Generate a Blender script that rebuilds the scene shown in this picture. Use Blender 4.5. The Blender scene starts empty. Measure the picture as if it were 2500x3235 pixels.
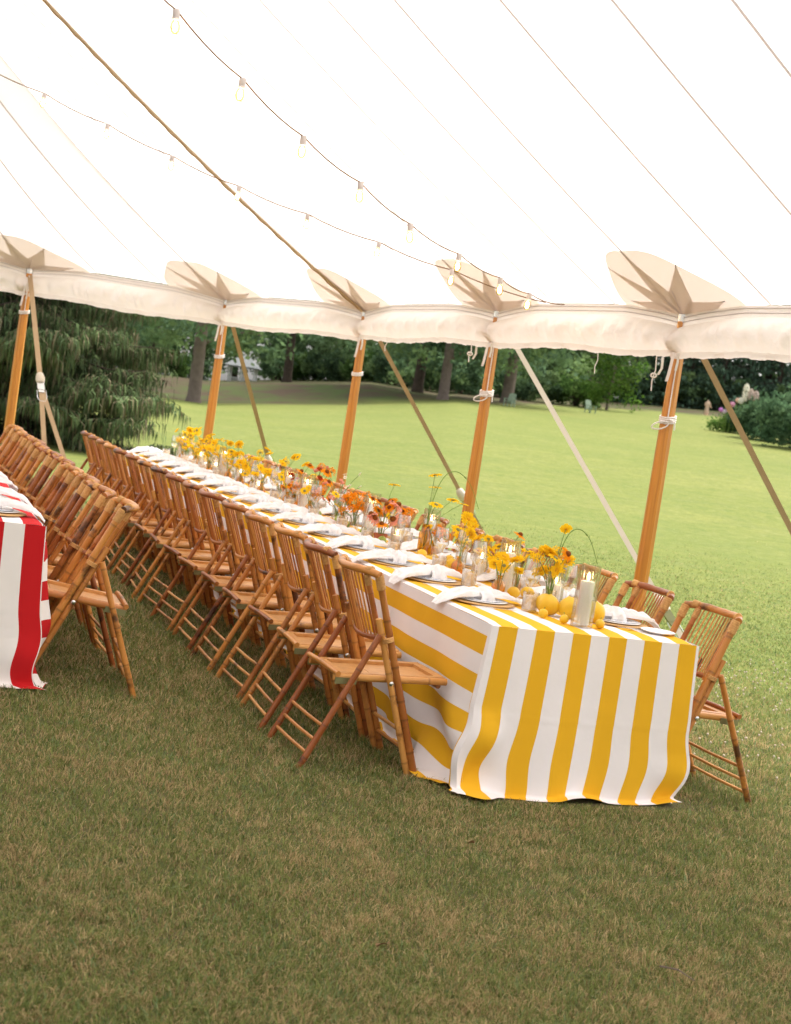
import bpy, bmesh, math, random
import numpy as np
from mathutils import Vector, Matrix, Euler
random.seed(7); rng = np.random.default_rng(7)
R = math.radians
scene = bpy.context.scene
C = scene.collection

# ------------------------------------------------------------------ camera
CAM = Vector((-2.6581, -5.7979, 1.6172)); YAW, PITCH, ROLL, FPX = 0.3512, 0.0685, 0.1480, 4647.5
W0, H0 = 2500.0, 3235.0
def cam_axes():
    cy, sy, cp, sp = math.cos(YAW), math.sin(YAW), math.cos(PITCH), math.sin(PITCH)
    f = Vector((sy*cp, cy*cp, -sp)); r = Vector((cy, -sy, 0)); u = r.cross(f)
    c, s = math.cos(ROLL), math.sin(ROLL)
    return f, c*r + s*u, -s*r + c*u
FW, RT, UP = cam_axes()
cd = bpy.data.cameras.new('camera'); cam = bpy.data.objects.new('camera', cd); C.objects.link(cam)
cd.sensor_fit = 'VERTICAL'; cd.sensor_height = 36; cd.sensor_width = 36*W0/H0
cd.lens = FPX/H0*36; cd.clip_start = 0.05; cd.clip_end = 3000
m3 = Matrix((RT, UP, -FW)).transposed()
cam.matrix_world = Matrix.Translation(CAM) @ m3.to_4x4()
scene.camera = cam
cd.dof.use_dof = True; cd.dof.focus_distance = 6.9; cd.dof.aperture_fstop = 5.0

# ------------------------------------------------------------------ world, sun, exposure
SUN_EL, SUN_AZ = R(58), R(62)      # azimuth from +Y towards +X
w = bpy.data.worlds.new('World'); scene.world = w; w.use_nodes = True
nt = w.node_tree; nt.nodes.clear()
wo = nt.nodes.new('ShaderNodeOutputWorld'); bg = nt.nodes.new('ShaderNodeBackground')
sk = nt.nodes.new('ShaderNodeTexSky'); sk.sky_type = 'NISHITA'; sk.sun_disc = False
sk.sun_elevation = SUN_EL; sk.sun_rotation = SUN_AZ; sk.air_density = 1.0; sk.dust_density = 4.0; sk.ozone_density = 0.6
hs = nt.nodes.new('ShaderNodeHueSaturation'); hs.inputs['Saturation'].default_value = 0.22
nt.links.new(sk.outputs[0], hs.inputs['Color']); nt.links.new(hs.outputs[0], bg.inputs[0]); nt.links.new(bg.outputs[0], wo.inputs[0])
bg.inputs[1].default_value = 0.15
sd = bpy.data.lights.new('sun', 'SUN'); sun = bpy.data.objects.new('sun', sd); C.objects.link(sun)
sd.energy = 1.5; sd.angle = R(28); sd.color = (1, 0.94, 0.86)
to_sun = Vector((math.sin(SUN_AZ)*math.cos(SUN_EL), math.cos(SUN_AZ)*math.cos(SUN_EL), math.sin(SUN_EL)))
sun.rotation_euler = to_sun.to_track_quat('Z', 'Y').to_euler(); sun.location = (0, 0, 30)
vs = scene.view_settings; vs.view_transform = 'Standard'; vs.look = 'None'; vs.exposure = 1.45; vs.gamma = 1; vs.use_curve_mapping = False
scene.render.engine = 'CYCLES'
cy = scene.cycles; cy.use_denoising = True; cy.max_bounces = 14; cy.diffuse_bounces = 6; cy.transparent_max_bounces = 40
cy.transmission_bounces = 8; cy.sample_clamp_indirect = 6
try: cy.denoiser = 'OPENIMAGEDENOISE'
except Exception: pass

# ------------------------------------------------------------------ helpers
def ray(u, v): return FW + RT*((u-W0/2)/FPX) - UP*((v-H0/2)/FPX)
def at_z(u, v, z):
    d = ray(u, v); return CAM + d*((z-CAM.z)/d.z)
def at_d(u, v, D): return CAM + ray(u, v)*D
F2 = Vector((math.sin(YAW), math.cos(YAW))); R2 = Vector((math.cos(YAW), -math.sin(YAW)))
def gh(x, y):
    x = np.asarray(x, float); y = np.asarray(y, float)
    dx, dy = x-CAM.x, y-CAM.y
    D = dx*F2.x+dy*F2.y; L = dx*R2.x+dy*R2.y
    a = L/np.maximum(D, 1.0)
    s = np.interp(a, [-.5, -.3, -.14, -.05, .03, .13, .21, .35, .6], [0, 0, .002, .021, .041, .046, .052, .060, .062])
    far = np.where(D > 25, (D-35)+np.sqrt((D-35)**2+150.), 0)*.5
    far0 = ((25-35)+math.sqrt(100+150.))*.5
    z = s*np.maximum(far-far0, 0)
    z = np.where(D > 200, s*(165+ (D-200)*.2), z)
    # mulched bank under the far trees on the left
    b = np.clip((D-104)/16, 0, 1); b = b*b*(3-2*b)
    bw = np.interp(a, [-.4, -.22, -.16, -.03, .02], [0.4, .9, 1, .8, 0])
    z = z+1.5*b*bw
    q = np.log1p(np.exp(np.clip((-x-.95)/.25, -30, 30)))*.25
    k = np.clip((y+3)/3.5, 0, 1); k = k*k*(3-2*k)
    z = z+.12*np.tanh(q*.2/.12)*k
    return z
def ghs(x, y): return float(gh(x, y))

_grid = {}
def vnoise(x, y, seed, sc):
    g = _grid.setdefault(seed, np.random.default_rng(seed).random((64, 64)))
    x = np.asarray(x)/sc+100.3; y = np.asarray(y)/sc+57.7
    xi = np.floor(x).astype(int); yi = np.floor(y).astype(int); fx = x-xi; fy = y-yi
    fx = fx*fx*(3-2*fx); fy = fy*fy*(3-2*fy)
    a = g[xi % 64, yi % 64]; b = g[(xi+1) % 64, yi % 64]; c = g[xi % 64, (yi+1) % 64]; d = g[(xi+1) % 64, (yi+1) % 64]
    return (a*(1-fx)+b*fx)*(1-fy)+(c*(1-fx)+d*fx)*fy

# ---- materials
def new_mat(name):
    m = bpy.data.materials.new(name); m.use_nodes = True; t = m.node_tree; t.nodes.clear()
    o = t.nodes.new('ShaderNodeOutputMaterial'); return m, t, o
def N(t, typ, **kw):
    n = t.nodes.new(typ)
    for k, v in kw.items(): setattr(n, k, v)
    return n
def rgba(c): return (c[0], c[1], c[2], 1)
def pbr(name, col, rough=.6, spec=.4, metal=0, noise=None, bump=None, rnd=0.0, coat=0, sss=0):
    """noise=(scale, amount, colour2); bump=(scale, strength)"""
    m, t, o = new_mat(name); p = N(t, 'ShaderNodeBsdfPrincipled'); t.links.new(p.outputs[0], o.inputs[0])
    p.inputs['Roughness'].default_value = rough; p.inputs['Metallic'].default_value = metal
    p.inputs['Specular IOR Level'].default_value = spec; p.inputs['Coat Weight'].default_value = coat
    if sss:
        p.inputs['Subsurface Weight'].default_value = sss; p.inputs['Subsurface Radius'].default_value = (.02, .015, .01)
    tc = N(t, 'ShaderNodeTexCoord'); src = None
    if noise:
        nz = N(t, 'ShaderNodeTexNoise'); nz.inputs['Scale'].default_value = noise[0]; nz.inputs['Detail'].default_value = 5
        t.links.new(tc.outputs['Object'], nz.inputs['Vector'])
        mr = N(t, 'ShaderNodeMapRange'); mr.inputs[1].default_value = .35; mr.inputs[2].default_value = .7
        mr.inputs[4].default_value = noise[1]; t.links.new(nz.outputs[0], mr.inputs[0])
        mx = N(t, 'ShaderNodeMix', data_type='RGBA'); mx.inputs[6].default_value = rgba(col); mx.inputs[7].default_value = rgba(noise[2])
        t.links.new(mr.outputs[0], mx.inputs[0]); src = mx.outputs[2]
    if rnd:
        oi = N(t, 'ShaderNodeObjectInfo'); h = N(t, 'ShaderNodeHueSaturation')
        mr2 = N(t, 'ShaderNodeMapRange'); mr2.inputs[3].default_value = 1-rnd; mr2.inputs[4].default_value = 1+rnd
        t.links.new(oi.outputs['Random'], mr2.inputs[0]); t.links.new(mr2.outputs[0], h.inputs['Value'])
        if src: t.links.new(src, h.inputs['Color'])
        else: h.inputs['Color'].default_value = rgba(col)
        src = h.outputs[0]
    if src: t.links.new(src, p.inputs['Base Color'])
    else: p.inputs['Base Color'].default_value = rgba(col)
    if bump:
        nb = N(t, 'ShaderNodeTexNoise'); nb.inputs['Scale'].default_value = bump[0]; nb.inputs['Detail'].default_value = 4
        t.links.new(tc.outputs['Object'], nb.inputs['Vector'])
        bp = N(t, 'ShaderNodeBump'); bp.inputs['Strength'].default_value = bump[1]; bp.inputs['Distance'].default_value = .01
        t.links.new(nb.outputs[0], bp.inputs['Height']); t.links.new(bp.outputs[0], p.inputs['Normal'])
    return m
def cloth_mat(name, col, trans=.45, bump=None, noise=None, tcol=None):
    """woven cloth: part of the light is scattered back, part passes through"""
    m, t, o = new_mat(name)
    d = N(t, 'ShaderNodeBsdfDiffuse'); tr = N(t, 'ShaderNodeBsdfTranslucent'); mx = N(t, 'ShaderNodeMixShader')
    mx.inputs[0].default_value = trans; d.inputs[0].default_value = rgba(col); tr.inputs[0].default_value = rgba(tcol or col)
    t.links.new(d.outputs[0], mx.inputs[1]); t.links.new(tr.outputs[0], mx.inputs[2]); t.links.new(mx.outputs[0], o.inputs[0])
    tc = N(t, 'ShaderNodeTexCoord')
    if bump:
        nb = N(t, 'ShaderNodeTexNoise'); nb.inputs['Scale'].default_value = bump[0]; nb.inputs['Detail'].default_value = 5
        t.links.new(tc.outputs['Object'], nb.inputs['Vector'])
        bp = N(t, 'ShaderNodeBump'); bp.inputs['Strength'].default_value = bump[1]; bp.inputs['Distance'].default_value = .02
        t.links.new(nb.outputs[0], bp.inputs['Height']); t.links.new(bp.outputs[0], d.inputs['Normal'])
    return m
def attr_foliage(name, trans=.35, sat=1.0, rough=.6):
    m, t, o = new_mat(name)
    at = N(t, 'ShaderNodeAttribute', attribute_name='Col')
    oi = N(t, 'ShaderNodeObjectInfo'); h = N(t, 'ShaderNodeHueSaturation'); h.inputs['Saturation'].default_value = sat
    mr = N(t, 'ShaderNodeMapRange'); mr.inputs[3].default_value = .8; mr.inputs[4].default_value = 1.2
    t.links.new(oi.outputs['Random'], mr.inputs[0]); t.links.new(mr.outputs[0], h.inputs['Value']); t.links.new(at.outputs['Color'], h.inputs['Color'])
    d = N(t, 'ShaderNodeBsdfDiffuse'); tr = N(t, 'ShaderNodeBsdfTranslucent'); mx = N(t, 'ShaderNodeMixShader'); mx.inputs[0].default_value = trans
    t.links.new(h.outputs[0], d.inputs[0]); t.links.new(h.outputs[0], tr.inputs[0])
    t.links.new(d.outputs[0], mx.inputs[1]); t.links.new(tr.outputs[0], mx.inputs[2]); t.links.new(mx.outputs[0], o.inputs[0])
    return m
def glass_mat(name, tint=(.96, .97, .96), refl=.06, edge=.5):
    """thin-walled glass: mostly see-through, mirror-like at grazing angles"""
    m, t, o = new_mat(name)
    tp = N(t, 'ShaderNodeBsdfTransparent'); tp.inputs[0].default_value = rgba(tint)
    g = N(t, 'ShaderNodeBsdfGlossy'); g.inputs['Roughness'].default_value = .04
    lw = N(t, 'ShaderNodeLayerWeight'); lw.inputs[0].default_value = .25
    mr = N(t, 'ShaderNodeMapRange'); mr.inputs[3].default_value = refl; mr.inputs[4].default_value = edge
    t.links.new(lw.outputs['Facing'], mr.inputs[0])
    mx = N(t, 'ShaderNodeMixShader'); t.links.new(mr.outputs[0], mx.inputs[0])
    t.links.new(tp.outputs[0], mx.inputs[1]); t.links.new(g.outputs[0], mx.inputs[2]); t.links.new(mx.outputs[0], o.inputs[0])
    return m
def emit(name, col, s):
    m, t, o = new_mat(name); e = N(t, 'ShaderNodeEmission'); e.inputs[0].default_value = rgba(col); e.inputs[1].default_value = s
    t.links.new(e.outputs[0], o.inputs[0]); return m
def bamboo_mat(name, c1, c2, dark, rough=.38):
    m, t, o = new_mat(name); p = N(t, 'ShaderNodeBsdfPrincipled'); t.links.new(p.outputs[0], o.inputs[0])
    p.inputs['Roughness'].default_value = rough; p.inputs['Specular IOR Level'].default_value = .45
    tc = N(t, 'ShaderNodeTexCoord'); oi = N(t, 'ShaderNodeObjectInfo')
    ad = N(t, 'ShaderNodeVectorMath', operation='MULTIPLY_ADD'); ad.inputs[1].default_value = (1, 1, 1)
    cmb = N(t, 'ShaderNodeVectorMath', operation='SCALE'); cmb.inputs[0].default_value = (31, 17, 23)
    t.links.new(oi.outputs['Random'], cmb.inputs['Scale'])
    t.links.new(tc.outputs['Object'], ad.inputs[0]); t.links.new(cmb.outputs[0], ad.inputs[2])
    n1 = N(t, 'ShaderNodeTexNoise'); n1.inputs['Scale'].default_value = 7; n1.inputs['Detail'].default_value = 6; t.links.new(ad.outputs[0], n1.inputs['Vector'])
    n2 = N(t, 'ShaderNodeTexNoise'); n2.inputs['Scale'].default_value = 90; n2.inputs['Detail'].default_value = 3; t.links.new(ad.outputs[0], n2.inputs['Vector'])
    mix = N(t, 'ShaderNodeMix', data_type='RGBA'); mix.inputs[6].default_value = rgba(c1); mix.inputs[7].default_value = rgba(c2)
    a1 = N(t, 'ShaderNodeMath', operation='ADD'); t.links.new(n1.outputs[0], a1.inputs[0]); 
    s1 = N(t, 'ShaderNodeMath', operation='MULTIPLY_ADD'); s1.inputs[1].default_value = 1.5; s1.inputs[2].default_value = -.70; t.links.new(oi.outputs['Random'], s1.inputs[0]); t.links.new(s1.outputs[0], a1.inputs[1])
    t.links.new(a1.outputs[0], mix.inputs[0])
    # scorched stains
    n3 = N(t, 'ShaderNodeTexNoise'); n3.inputs['Scale'].default_value = 4.5; n3.inputs['Detail'].default_value = 7; n3.inputs['Roughness'].default_value = .65
    ad2 = N(t, 'ShaderNodeVectorMath', operation='ADD'); ad2.inputs[1].default_value = (3.3, 8.1, 5.7); t.links.new(ad.outputs[0], ad2.inputs[0]); t.links.new(ad2.outputs[0], n3.inputs['Vector'])
    mr = N(t, 'ShaderNodeMapRange'); mr.inputs[1].default_value = .555; mr.inputs[2].default_value = .645; t.links.new(n3.outputs[0], mr.inputs[0])
    mx2 = N(t, 'ShaderNodeMix', data_type='RGBA'); mx2.inputs[7].default_value = rgba(dark); t.links.new(mix.outputs[2], mx2.inputs[6])
    sc = N(t, 'ShaderNodeMath', operation='MULTIPLY'); sc.inputs[1].default_value = .85; t.links.new(mr.outputs[0], sc.inputs[0]); t.links.new(sc.outputs[0], mx2.inputs[0])
    nd = N(t, 'ShaderNodeAttribute', attribute_name='nd'); mx3 = N(t, 'ShaderNodeMix', data_type='RGBA'); mx3.inputs[7].default_value = rgba(dark)
    sn = N(t, 'ShaderNodeMath', operation='MULTIPLY'); sn.inputs[1].default_value = .75; t.links.new(nd.outputs['Fac'], sn.inputs[0]); t.links.new(sn.outputs[0], mx3.inputs[0]); t.links.new(mx2.outputs[2], mx3.inputs[6])
    t.links.new(mx3.outputs[2], p.inputs['Base Color'])
    bp = N(t, 'ShaderNodeBump'); bp.inputs['Strength'].default_value = .12; bp.inputs['Distance'].default_value = .004
    t.links.new(n2.outputs[0], bp.inputs['Height']); t.links.new(bp.outputs[0], p.inputs['Normal'])
    return m
def stripe_mat(name, col, white, period, off):
    m, t, o = new_mat(name); p = N(t, 'ShaderNodeBsdfPrincipled'); t.links.new(p.outputs[0], o.inputs[0])
    p.inputs['Roughness'].default_value = .85; p.inputs['Specular IOR Level'].default_value = .15
    at = N(t, 'ShaderNodeAttribute', attribute_name='su')
    a = N(t, 'ShaderNodeMath', operation='SUBTRACT'); a.inputs[1].default_value = off; t.links.new(at.outputs['Fac'], a.inputs[0])
    b = N(t, 'ShaderNodeMath', operation='DIVIDE'); b.inputs[1].default_value = period*2; t.links.new(a.outputs[0], b.inputs[0])
    fl = N(t, 'ShaderNodeMath', operation='FRACT'); t.links.new(b.outputs[0], fl.inputs[0])
    cp = N(t, 'ShaderNodeMath', operation='LESS_THAN'); cp.inputs[1].default_value = .5; t.links.new(fl.outputs[0], cp.inputs[0])
    tc = N(t, 'ShaderNodeTexCoord'); nz = N(t, 'ShaderNodeTexNoise'); nz.inputs['Scale'].default_value = 3; nz.inputs['Detail'].default_value = 6
    t.links.new(tc.outputs['Object'], nz.inputs['Vector'])
    mx = N(t, 'ShaderNodeMix', data_type='RGBA'); mx.inputs[6].default_value = rgba(white); mx.inputs[7].default_value = rgba(col)
    t.links.new(cp.outputs[0], mx.inputs[0])
    h = N(t, 'ShaderNodeHueSaturation'); mr = N(t, 'ShaderNodeMapRange'); mr.inputs[3].default_value = .93; mr.inputs[4].default_value = 1.05
    t.links.new(nz.outputs[0], mr.inputs[0]); t.links.new(mr.outputs[0], h.inputs['Value']); t.links.new(mx.outputs[2], h.inputs['Color'])
    t.links.new(h.outputs[0], p.inputs['Base Color'])
    n2 = N(t, 'ShaderNodeTexNoise'); n2.inputs['Scale'].default_value = 600; n2.inputs['Detail'].default_value = 2; t.links.new(tc.outputs['Object'], n2.inputs['Vector'])
    n4 = N(t, 'ShaderNodeTexNoise'); n4.inputs['Scale'].default_value = 9; n4.inputs['Detail'].default_value = 3; t.links.new(tc.outputs['Object'], n4.inputs['Vector'])
    ad = N(t, 'ShaderNodeMath', operation='MULTIPLY_ADD'); ad.inputs[1].default_value = .06; t.links.new(n2.outputs[0], ad.inputs[0]); t.links.new(n4.outputs[0], ad.inputs[2])
    bp = N(t, 'ShaderNodeBump'); bp.inputs['Strength'].default_value = .25; bp.inputs['Distance'].default_value = .012; t.links.new(ad.outputs[0], bp.inputs['Height']); t.links.new(bp.outputs[0], p.inputs['Normal'])
    return m

M = {}
M['bamboo'] = bamboo_mat('bamboo', (.56, .235, .050), (.27, .075, .016), (.025, .010, .007))
M['bamboo_pale'] = bamboo_mat('bamboo_pale', (.62, .30, .078), (.46, .175, .038), (.16, .05, .015), .45)
M['slat'] = bamboo_mat('slat_bamboo', (.60, .265, .062), (.40, .125, .026), (.13, .04, .015), .45)
M['rattan'] = pbr('rattan', (.60, .33, .11), .55, .35, noise=(60, .8, (.40, .18, .05)), bump=(220, .3), rnd=.12)
M['seat'] = pbr('seat_board', (.60, .31, .10), .42, .4, noise=(35, .7, (.46, .20, .06)), bump=(160, .15), rnd=.1)
M['bracket'] = pbr('bracket_metal', (.27, .27, .13), .4, .5, .6)
M['steel'] = pbr('steel', (.6, .6, .58), .25, .5, 1)
M['yellow_cloth'] = stripe_mat('yellow_stripe', (.78, .425, .020), (.83, .785, .785), .0882, .033)
M['red_cloth'] = stripe_mat('red_stripe', (.53, .014, .017), (.84, .80, .77), .0882, .043)
M['sail'] = cloth_mat('sailcloth', (.88, .85, .84), .50, tcol=(.92, .87, .855))
M['curtain'] = cloth_mat('curtain_canvas', (.85, .795, .765), .17, (40, .35), tcol=(.85, .78, .74))
M['patch'] = cloth_mat('patch_canvas', (.80, .74, .68), .40, tcol=(.78, .71, .64))
M['patch_star'] = cloth_mat('patch_star_canvas', (.73, .66, .60), .30, tcol=(.68, .60, .53))
M['webbing'] = pbr('tan_webbing', (.45, .32, .19), .8, .2, noise=(120, .5, (.36, .25, .14)), bump=(400, .2))
M['ridge_webbing'] = cloth_mat('ridge_webbing', (.60, .47, .30), .2, (300, .3))
M['webbing_pale'] = pbr('pale_webbing', (.62, .55, .44), .8, .2, bump=(400, .2))
M['seamtape'] = cloth_mat('seam_tape', (.66, .605, .595), .30)
M['rope'] = pbr('white_rope', (.78, .72, .68), .9, .1, bump=(300, .4))
M['pole'] = pbr('varnished_pole', (.57, .235, .030), .33, .5, noise=(14, .8, (.38, .13, .016)), coat=.3, rnd=.08)
for n_ in [n for n in M['pole'].node_tree.nodes if n.type == 'TEX_NOISE']:
    t_ = M['pole'].node_tree; mp_ = t_.nodes.new('ShaderNodeMapping'); mp_.inputs['Scale'].default_value = (4, 4, .12)
    t_.links.new(n_.inputs['Vector'].links[0].from_socket, mp_.inputs[0]); t_.links.new(mp_.outputs[0], n_.inputs['Vector'])
M['linen'] = cloth_mat('white_linen', (.86, .84, .84), .12, (55, .35))
M['china'] = pbr('white_china', (.80, .79, .78), .2, .5)
M['wicker'] = pbr('wicker', (.62, .38, .15), .6, .3, noise=(160, .8, (.46, .25, .09)), bump=(260, .6))
M['silver'] = pbr('silver', (.75, .74, .72), .22, .5, 1)
M['glass'] = glass_mat('clear_glass', (.99, .99, .988), .10, .75)
M['fluted'] = glass_mat('fluted_glass', (.985, .982, .976), .14, .75)
M['amber'] = glass_mat('amber_glass', (.95, .76, .22), .05, .4)
M['frost'] = None
M['wax'] = pbr('candle_wax', (.92, .87, .78), .5, .3, sss=.3)
M['flame'] = emit('candle_flame', (1, .72, .32), 14)
M['wick'] = pbr('wick', (.05, .04, .03), .9, .1)
M['bulb'] = emit('bulb_filament', (1, .70, .36), 26)
M['bulb_glass'] = glass_mat('bulb_glass', (.94, .80, .50), .05, .3)
M['socket'] = pbr('socket', (.62, .56, .54), .5, .4)
M['cable'] = pbr('brown_cable', (.20, .11, .05), .6, .3)
M['lemon'] = pbr('lemon_skin', (.74, .45, .012), .42, .45, noise=(20, .5, (.66, .36, .008)), bump=(180, .25), rnd=.06)
M['green_fruit'] = pbr('green_fruit', (.30, .36, .05), .4, .45, noise=(18, .5, (.2, .27, .04)), rnd=.1)
M['stem'] = pbr('plant_stem', (.14, .22, .04), .6, .3, rnd=.2)
M['petal_y'] = cloth_mat('yellow_petal', (.88, .60, .025), .42)
M['petal_o'] = cloth_mat('orange_petal', (.84, .30, .015), .4)
M['petal_p'] = cloth_mat('pink_petal', (.78, .34, .24), .35)
M['petal_r'] = cloth_mat('red_petal', (.52, .06, .015), .3)
M['petal_w'] = cloth_mat('white_petal', (.82, .78, .66), .3)
M['disc_b'] = pbr('brown_disc', (.22, .07, .015), .9, .1, bump=(300, .6))
M['disc_g'] = pbr('green_disc', (.27, .27, .10), .9, .1, bump=(300, .6))
M['disc_y'] = pbr('golden_disc', (.62, .30, .012), .9, .1, bump=(300, .6))
M['terracotta'] = pbr('terracotta', (.42, .13, .06), .8, .2, bump=(60, .2))
M['bark'] = pbr('bark', (.20, .155, .13), .95, .1, noise=(3, .8, (.13, .10, .085)), bump=(9, .9))
M['dark_bark'] = pbr('dark_bark', (.09, .065, .05), .95, .1, noise=(3, .8, (.05, .04, .03)), bump=(9, .9))
M['leaf'] = attr_foliage('leaves', .48)
M['needle'] = attr_foliage('needles', .15)
M['grass'] = attr_foliage('grass_blades', .35)
M['white_paint'] = pbr('white_paint', (.82, .81, .78), .5, .3)
M['shingle'] = pbr('grey_shingle', (.32, .33, .33), .8, .2, bump=(6, .4))
M['green_paint'] = pbr('green_paint', (.24, .31, .22), .5, .3)
M['stone'] = pbr('statue_stone', (.66, .47, .33), .9, .1, noise=(5, .6, (.55, .38, .26)))
M['dead_leaf'] = pbr('dead_leaf', (.22, .12, .06), .8, .2)
M['black'] = pbr('black_plastic', (.05, .05, .045), .5, .3)
# blue patterned china
def blue_china():
    m, t, o = new_mat('blue_pattern_china'); p = N(t, 'ShaderNodeBsdfPrincipled'); t.links.new(p.outputs[0], o.inputs[0]); p.inputs['Roughness'].default_value = .2
    tc = N(t, 'ShaderNodeTexCoord'); v = N(t, 'ShaderNodeTexWave', wave_type='RINGS'); v.inputs['Scale'].default_value = 14; v.inputs['Distortion'].default_value = 9; v.inputs['Detail'].default_value = 2; v.inputs['Detail Scale'].default_value = 3
    v.rings_direction = 'Z'; t.links.new(tc.outputs['Object'], v.inputs['Vector'])
    cr = N(t, 'ShaderNodeMapRange'); cr.inputs[1].default_value = .68; cr.inputs[2].default_value = .78; t.links.new(v.outputs['Fac'], cr.inputs[0])
    mx = N(t, 'ShaderNodeMix', data_type='RGBA'); mx.inputs[6].default_value = (.78, .78, .79, 1); mx.inputs[7].default_value = (.52, .57, .68, 1)
    t.links.new(cr.outputs[0], mx.inputs[0]); t.links.new(mx.outputs[2], p.inputs['Base Color']); return m
M['blue_china'] = blue_china()
def iced_mat():
    m, t, o = new_mat('iced_water'); tp = N(t, 'ShaderNodeBsdfTransparent'); tp.inputs[0].default_value = (.95, .93, .9, 1)
    d = N(t, 'ShaderNodeBsdfTranslucent'); d.inputs[0].default_value = (.94, .88, .82, 1); df = N(t, 'ShaderNodeBsdfDiffuse'); df.inputs[0].default_value = (.86, .81, .76, 1)
    m1 = N(t, 'ShaderNodeMixShader'); m1.inputs[0].default_value = .5; t.links.new(d.outputs[0], m1.inputs[1]); t.links.new(df.outputs[0], m1.inputs[2])
    tc = N(t, 'ShaderNodeTexCoord'); vz = N(t, 'ShaderNodeTexVoronoi'); vz.inputs['Scale'].default_value = 55; t.links.new(tc.outputs['Object'], vz.inputs['Vector'])
    mr = N(t, 'ShaderNodeMapRange'); mr.inputs[1].default_value = 0; mr.inputs[2].default_value = .6; mr.inputs[3].default_value = .92; mr.inputs[4].default_value = .5; t.links.new(vz.outputs['Distance'], mr.inputs[0])
    m2 = N(t, 'ShaderNodeMixShader'); t.links.new(mr.outputs[0], m2.inputs[0]); t.links.new(tp.outputs[0], m2.inputs[1]); t.links.new(m1.outputs[0], m2.inputs[2]); t.links.new(m2.outputs[0], o.inputs[0]); return m
M['iced'] = iced_mat()
M['wine'] = glass_mat('pale_wine', (.97, .93, .82), .05, .25)

# ---- mesh building
class MB:
    def __init__(s): s.v = []; s.f = []; s.nd = None
    def add(s, vs, fs):
        b = len(s.v); s.v.extend([tuple(x) for x in vs]); s.f.extend([tuple(i+b for i in f) for f in fs]); return s
    def box(s, c, d, rot=None, bev=0):
        hx, hy, hz = d[0]/2, d[1]/2, d[2]/2
        vs = [Vector((x, y, z)) for x in (-hx, hx) for y in (-hy, hy) for z in (-hz, hz)]
        if rot is not None: vs = [rot @ v for v in vs]
        vs = [v+Vector(c) for v in vs]
        return s.add(vs, [(0, 1, 3, 2), (4, 6, 7, 5), (0, 4, 5, 1), (2, 3, 7, 6), (0, 2, 6, 4), (1, 5, 7, 3)])
    def tube(s, pts, rad, n=8, cap=True, closed=False):
        pts = [Vector(p) for p in pts]; m = len(pts)
        rad = rad if hasattr(rad, '__len__') else [rad]*m
        vs = []; up = None
        for i in range(m):
            if closed: t = pts[(i+1) % m]-pts[i-1]
            else: t = pts[min(i+1, m-1)]-pts[max(i-1, 0)]
            t.normalize()
            if up is None: up = Vector((0, 0, 1)) if abs(t.z) < .9 else Vector((1, 0, 0))
            a = (up-t*up.dot(t)).normalized(); b = t.cross(a); up = a
            for k in range(n):
                th = 2*math.pi*k/n; vs.append(pts[i]+(a*math.cos(th)+b*math.sin(th))*rad[i])
        fs = []
        for i in range(m if closed else m-1):
            j = (i+1) % m
            for k in range(n): fs.append((i*n+k, i*n+(k+1) % n, j*n+(k+1) % n, j*n+k))
        if cap and not closed:
            fs.append(tuple(range(n-1, -1, -1))); fs.append(tuple((m-1)*n+k for k in range(n)))
        return s.add(vs, fs)
    def lathe(s, prof, n=20, c=(0, 0, 0), flute=0, flute_n=0):
        vs = []; fs = []; m = len(prof)
        for (r, z) in prof:
            for k in range(n):
                th = 2*math.pi*k/n; rr = r*(1+flute*math.cos(flute_n*th)) if flute else r
                vs.append((c[0]+rr*math.cos(th), c[1]+rr*math.sin(th), c[2]+z))
        for i in range(m-1):
            for k in range(n): fs.append((i*n+k, i*n+(k+1) % n, (i+1)*n+(k+1) % n, (i+1)*n+k))
        if prof[0][0] > 1e-6: fs.append(tuple(range(n-1, -1, -1)))
        if prof[-1][0] > 1e-6: fs.append(tuple((m-1)*n+k for k in range(n)))
        return s.add(vs, fs)
    def strip(s, pts, width, side):
        """flat strap along pts; side = width direction (vector or list)"""
        pts = [Vector(p) for p in pts]; vs = []
        for i, p in enumerate(pts):
            d = Vector(side[i] if isinstance(side, list) else side); vs += [p-d*width/2, p+d*width/2]
        return s.add(vs, [(2*i, 2*i+1, 2*i+3, 2*i+2) for i in range(len(pts)-1)])
    def grid(s, G):
        """G: 2D list of points"""
        a, b = len(G), len(G[0]); vs = [p for row in G for p in row]
        return s.add(vs, [(i*b+j, i*b+j+1, (i+1)*b+j+1, (i+1)*b+j) for i in range(a-1) for j in range(b-1)])
    def mesh(s, name, mat, smooth=True):
        me = bpy.data.meshes.new(name); me.from_pydata([tuple(v) for v in s.v], [], s.f); me.validate(); 
        if smooth:
            me.polygons.foreach_set('use_smooth', [True]*len(me.polygons)); me.set_sharp_from_angle(angle=R(50))
        if s.nd and len(s.nd) == len(me.vertices): me.attributes.new('nd', 'FLOAT', 'POINT').data.foreach_set('value', s.nd)
        me.materials.append(M[mat] if isinstance(mat, str) else mat); me.update(); return me
    def build(s, name, mat, parent=None, smooth=True):
        return link(name, s.mesh(name, mat, smooth), parent)
def link(name, me, parent=None, loc=None):
    o = bpy.data.objects.new(name, me); C.objects.link(o)
    if parent: o.parent = parent
    if loc is not None: o.location = loc
    return o
def tag(o, label=None, cat=None, group=None, kind=None):
    if label: o['label'] = label
    if cat: o['category'] = cat
    if group: o['group'] = group
    if kind: o['kind'] = kind
    return o
def thing(name, label, cat, loc=(0, 0, 0), rz=0, group=None):
    o = link(name, None, None, loc); o.rotation_euler = (0, 0, rz); return tag(o, label, cat, group)
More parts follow.
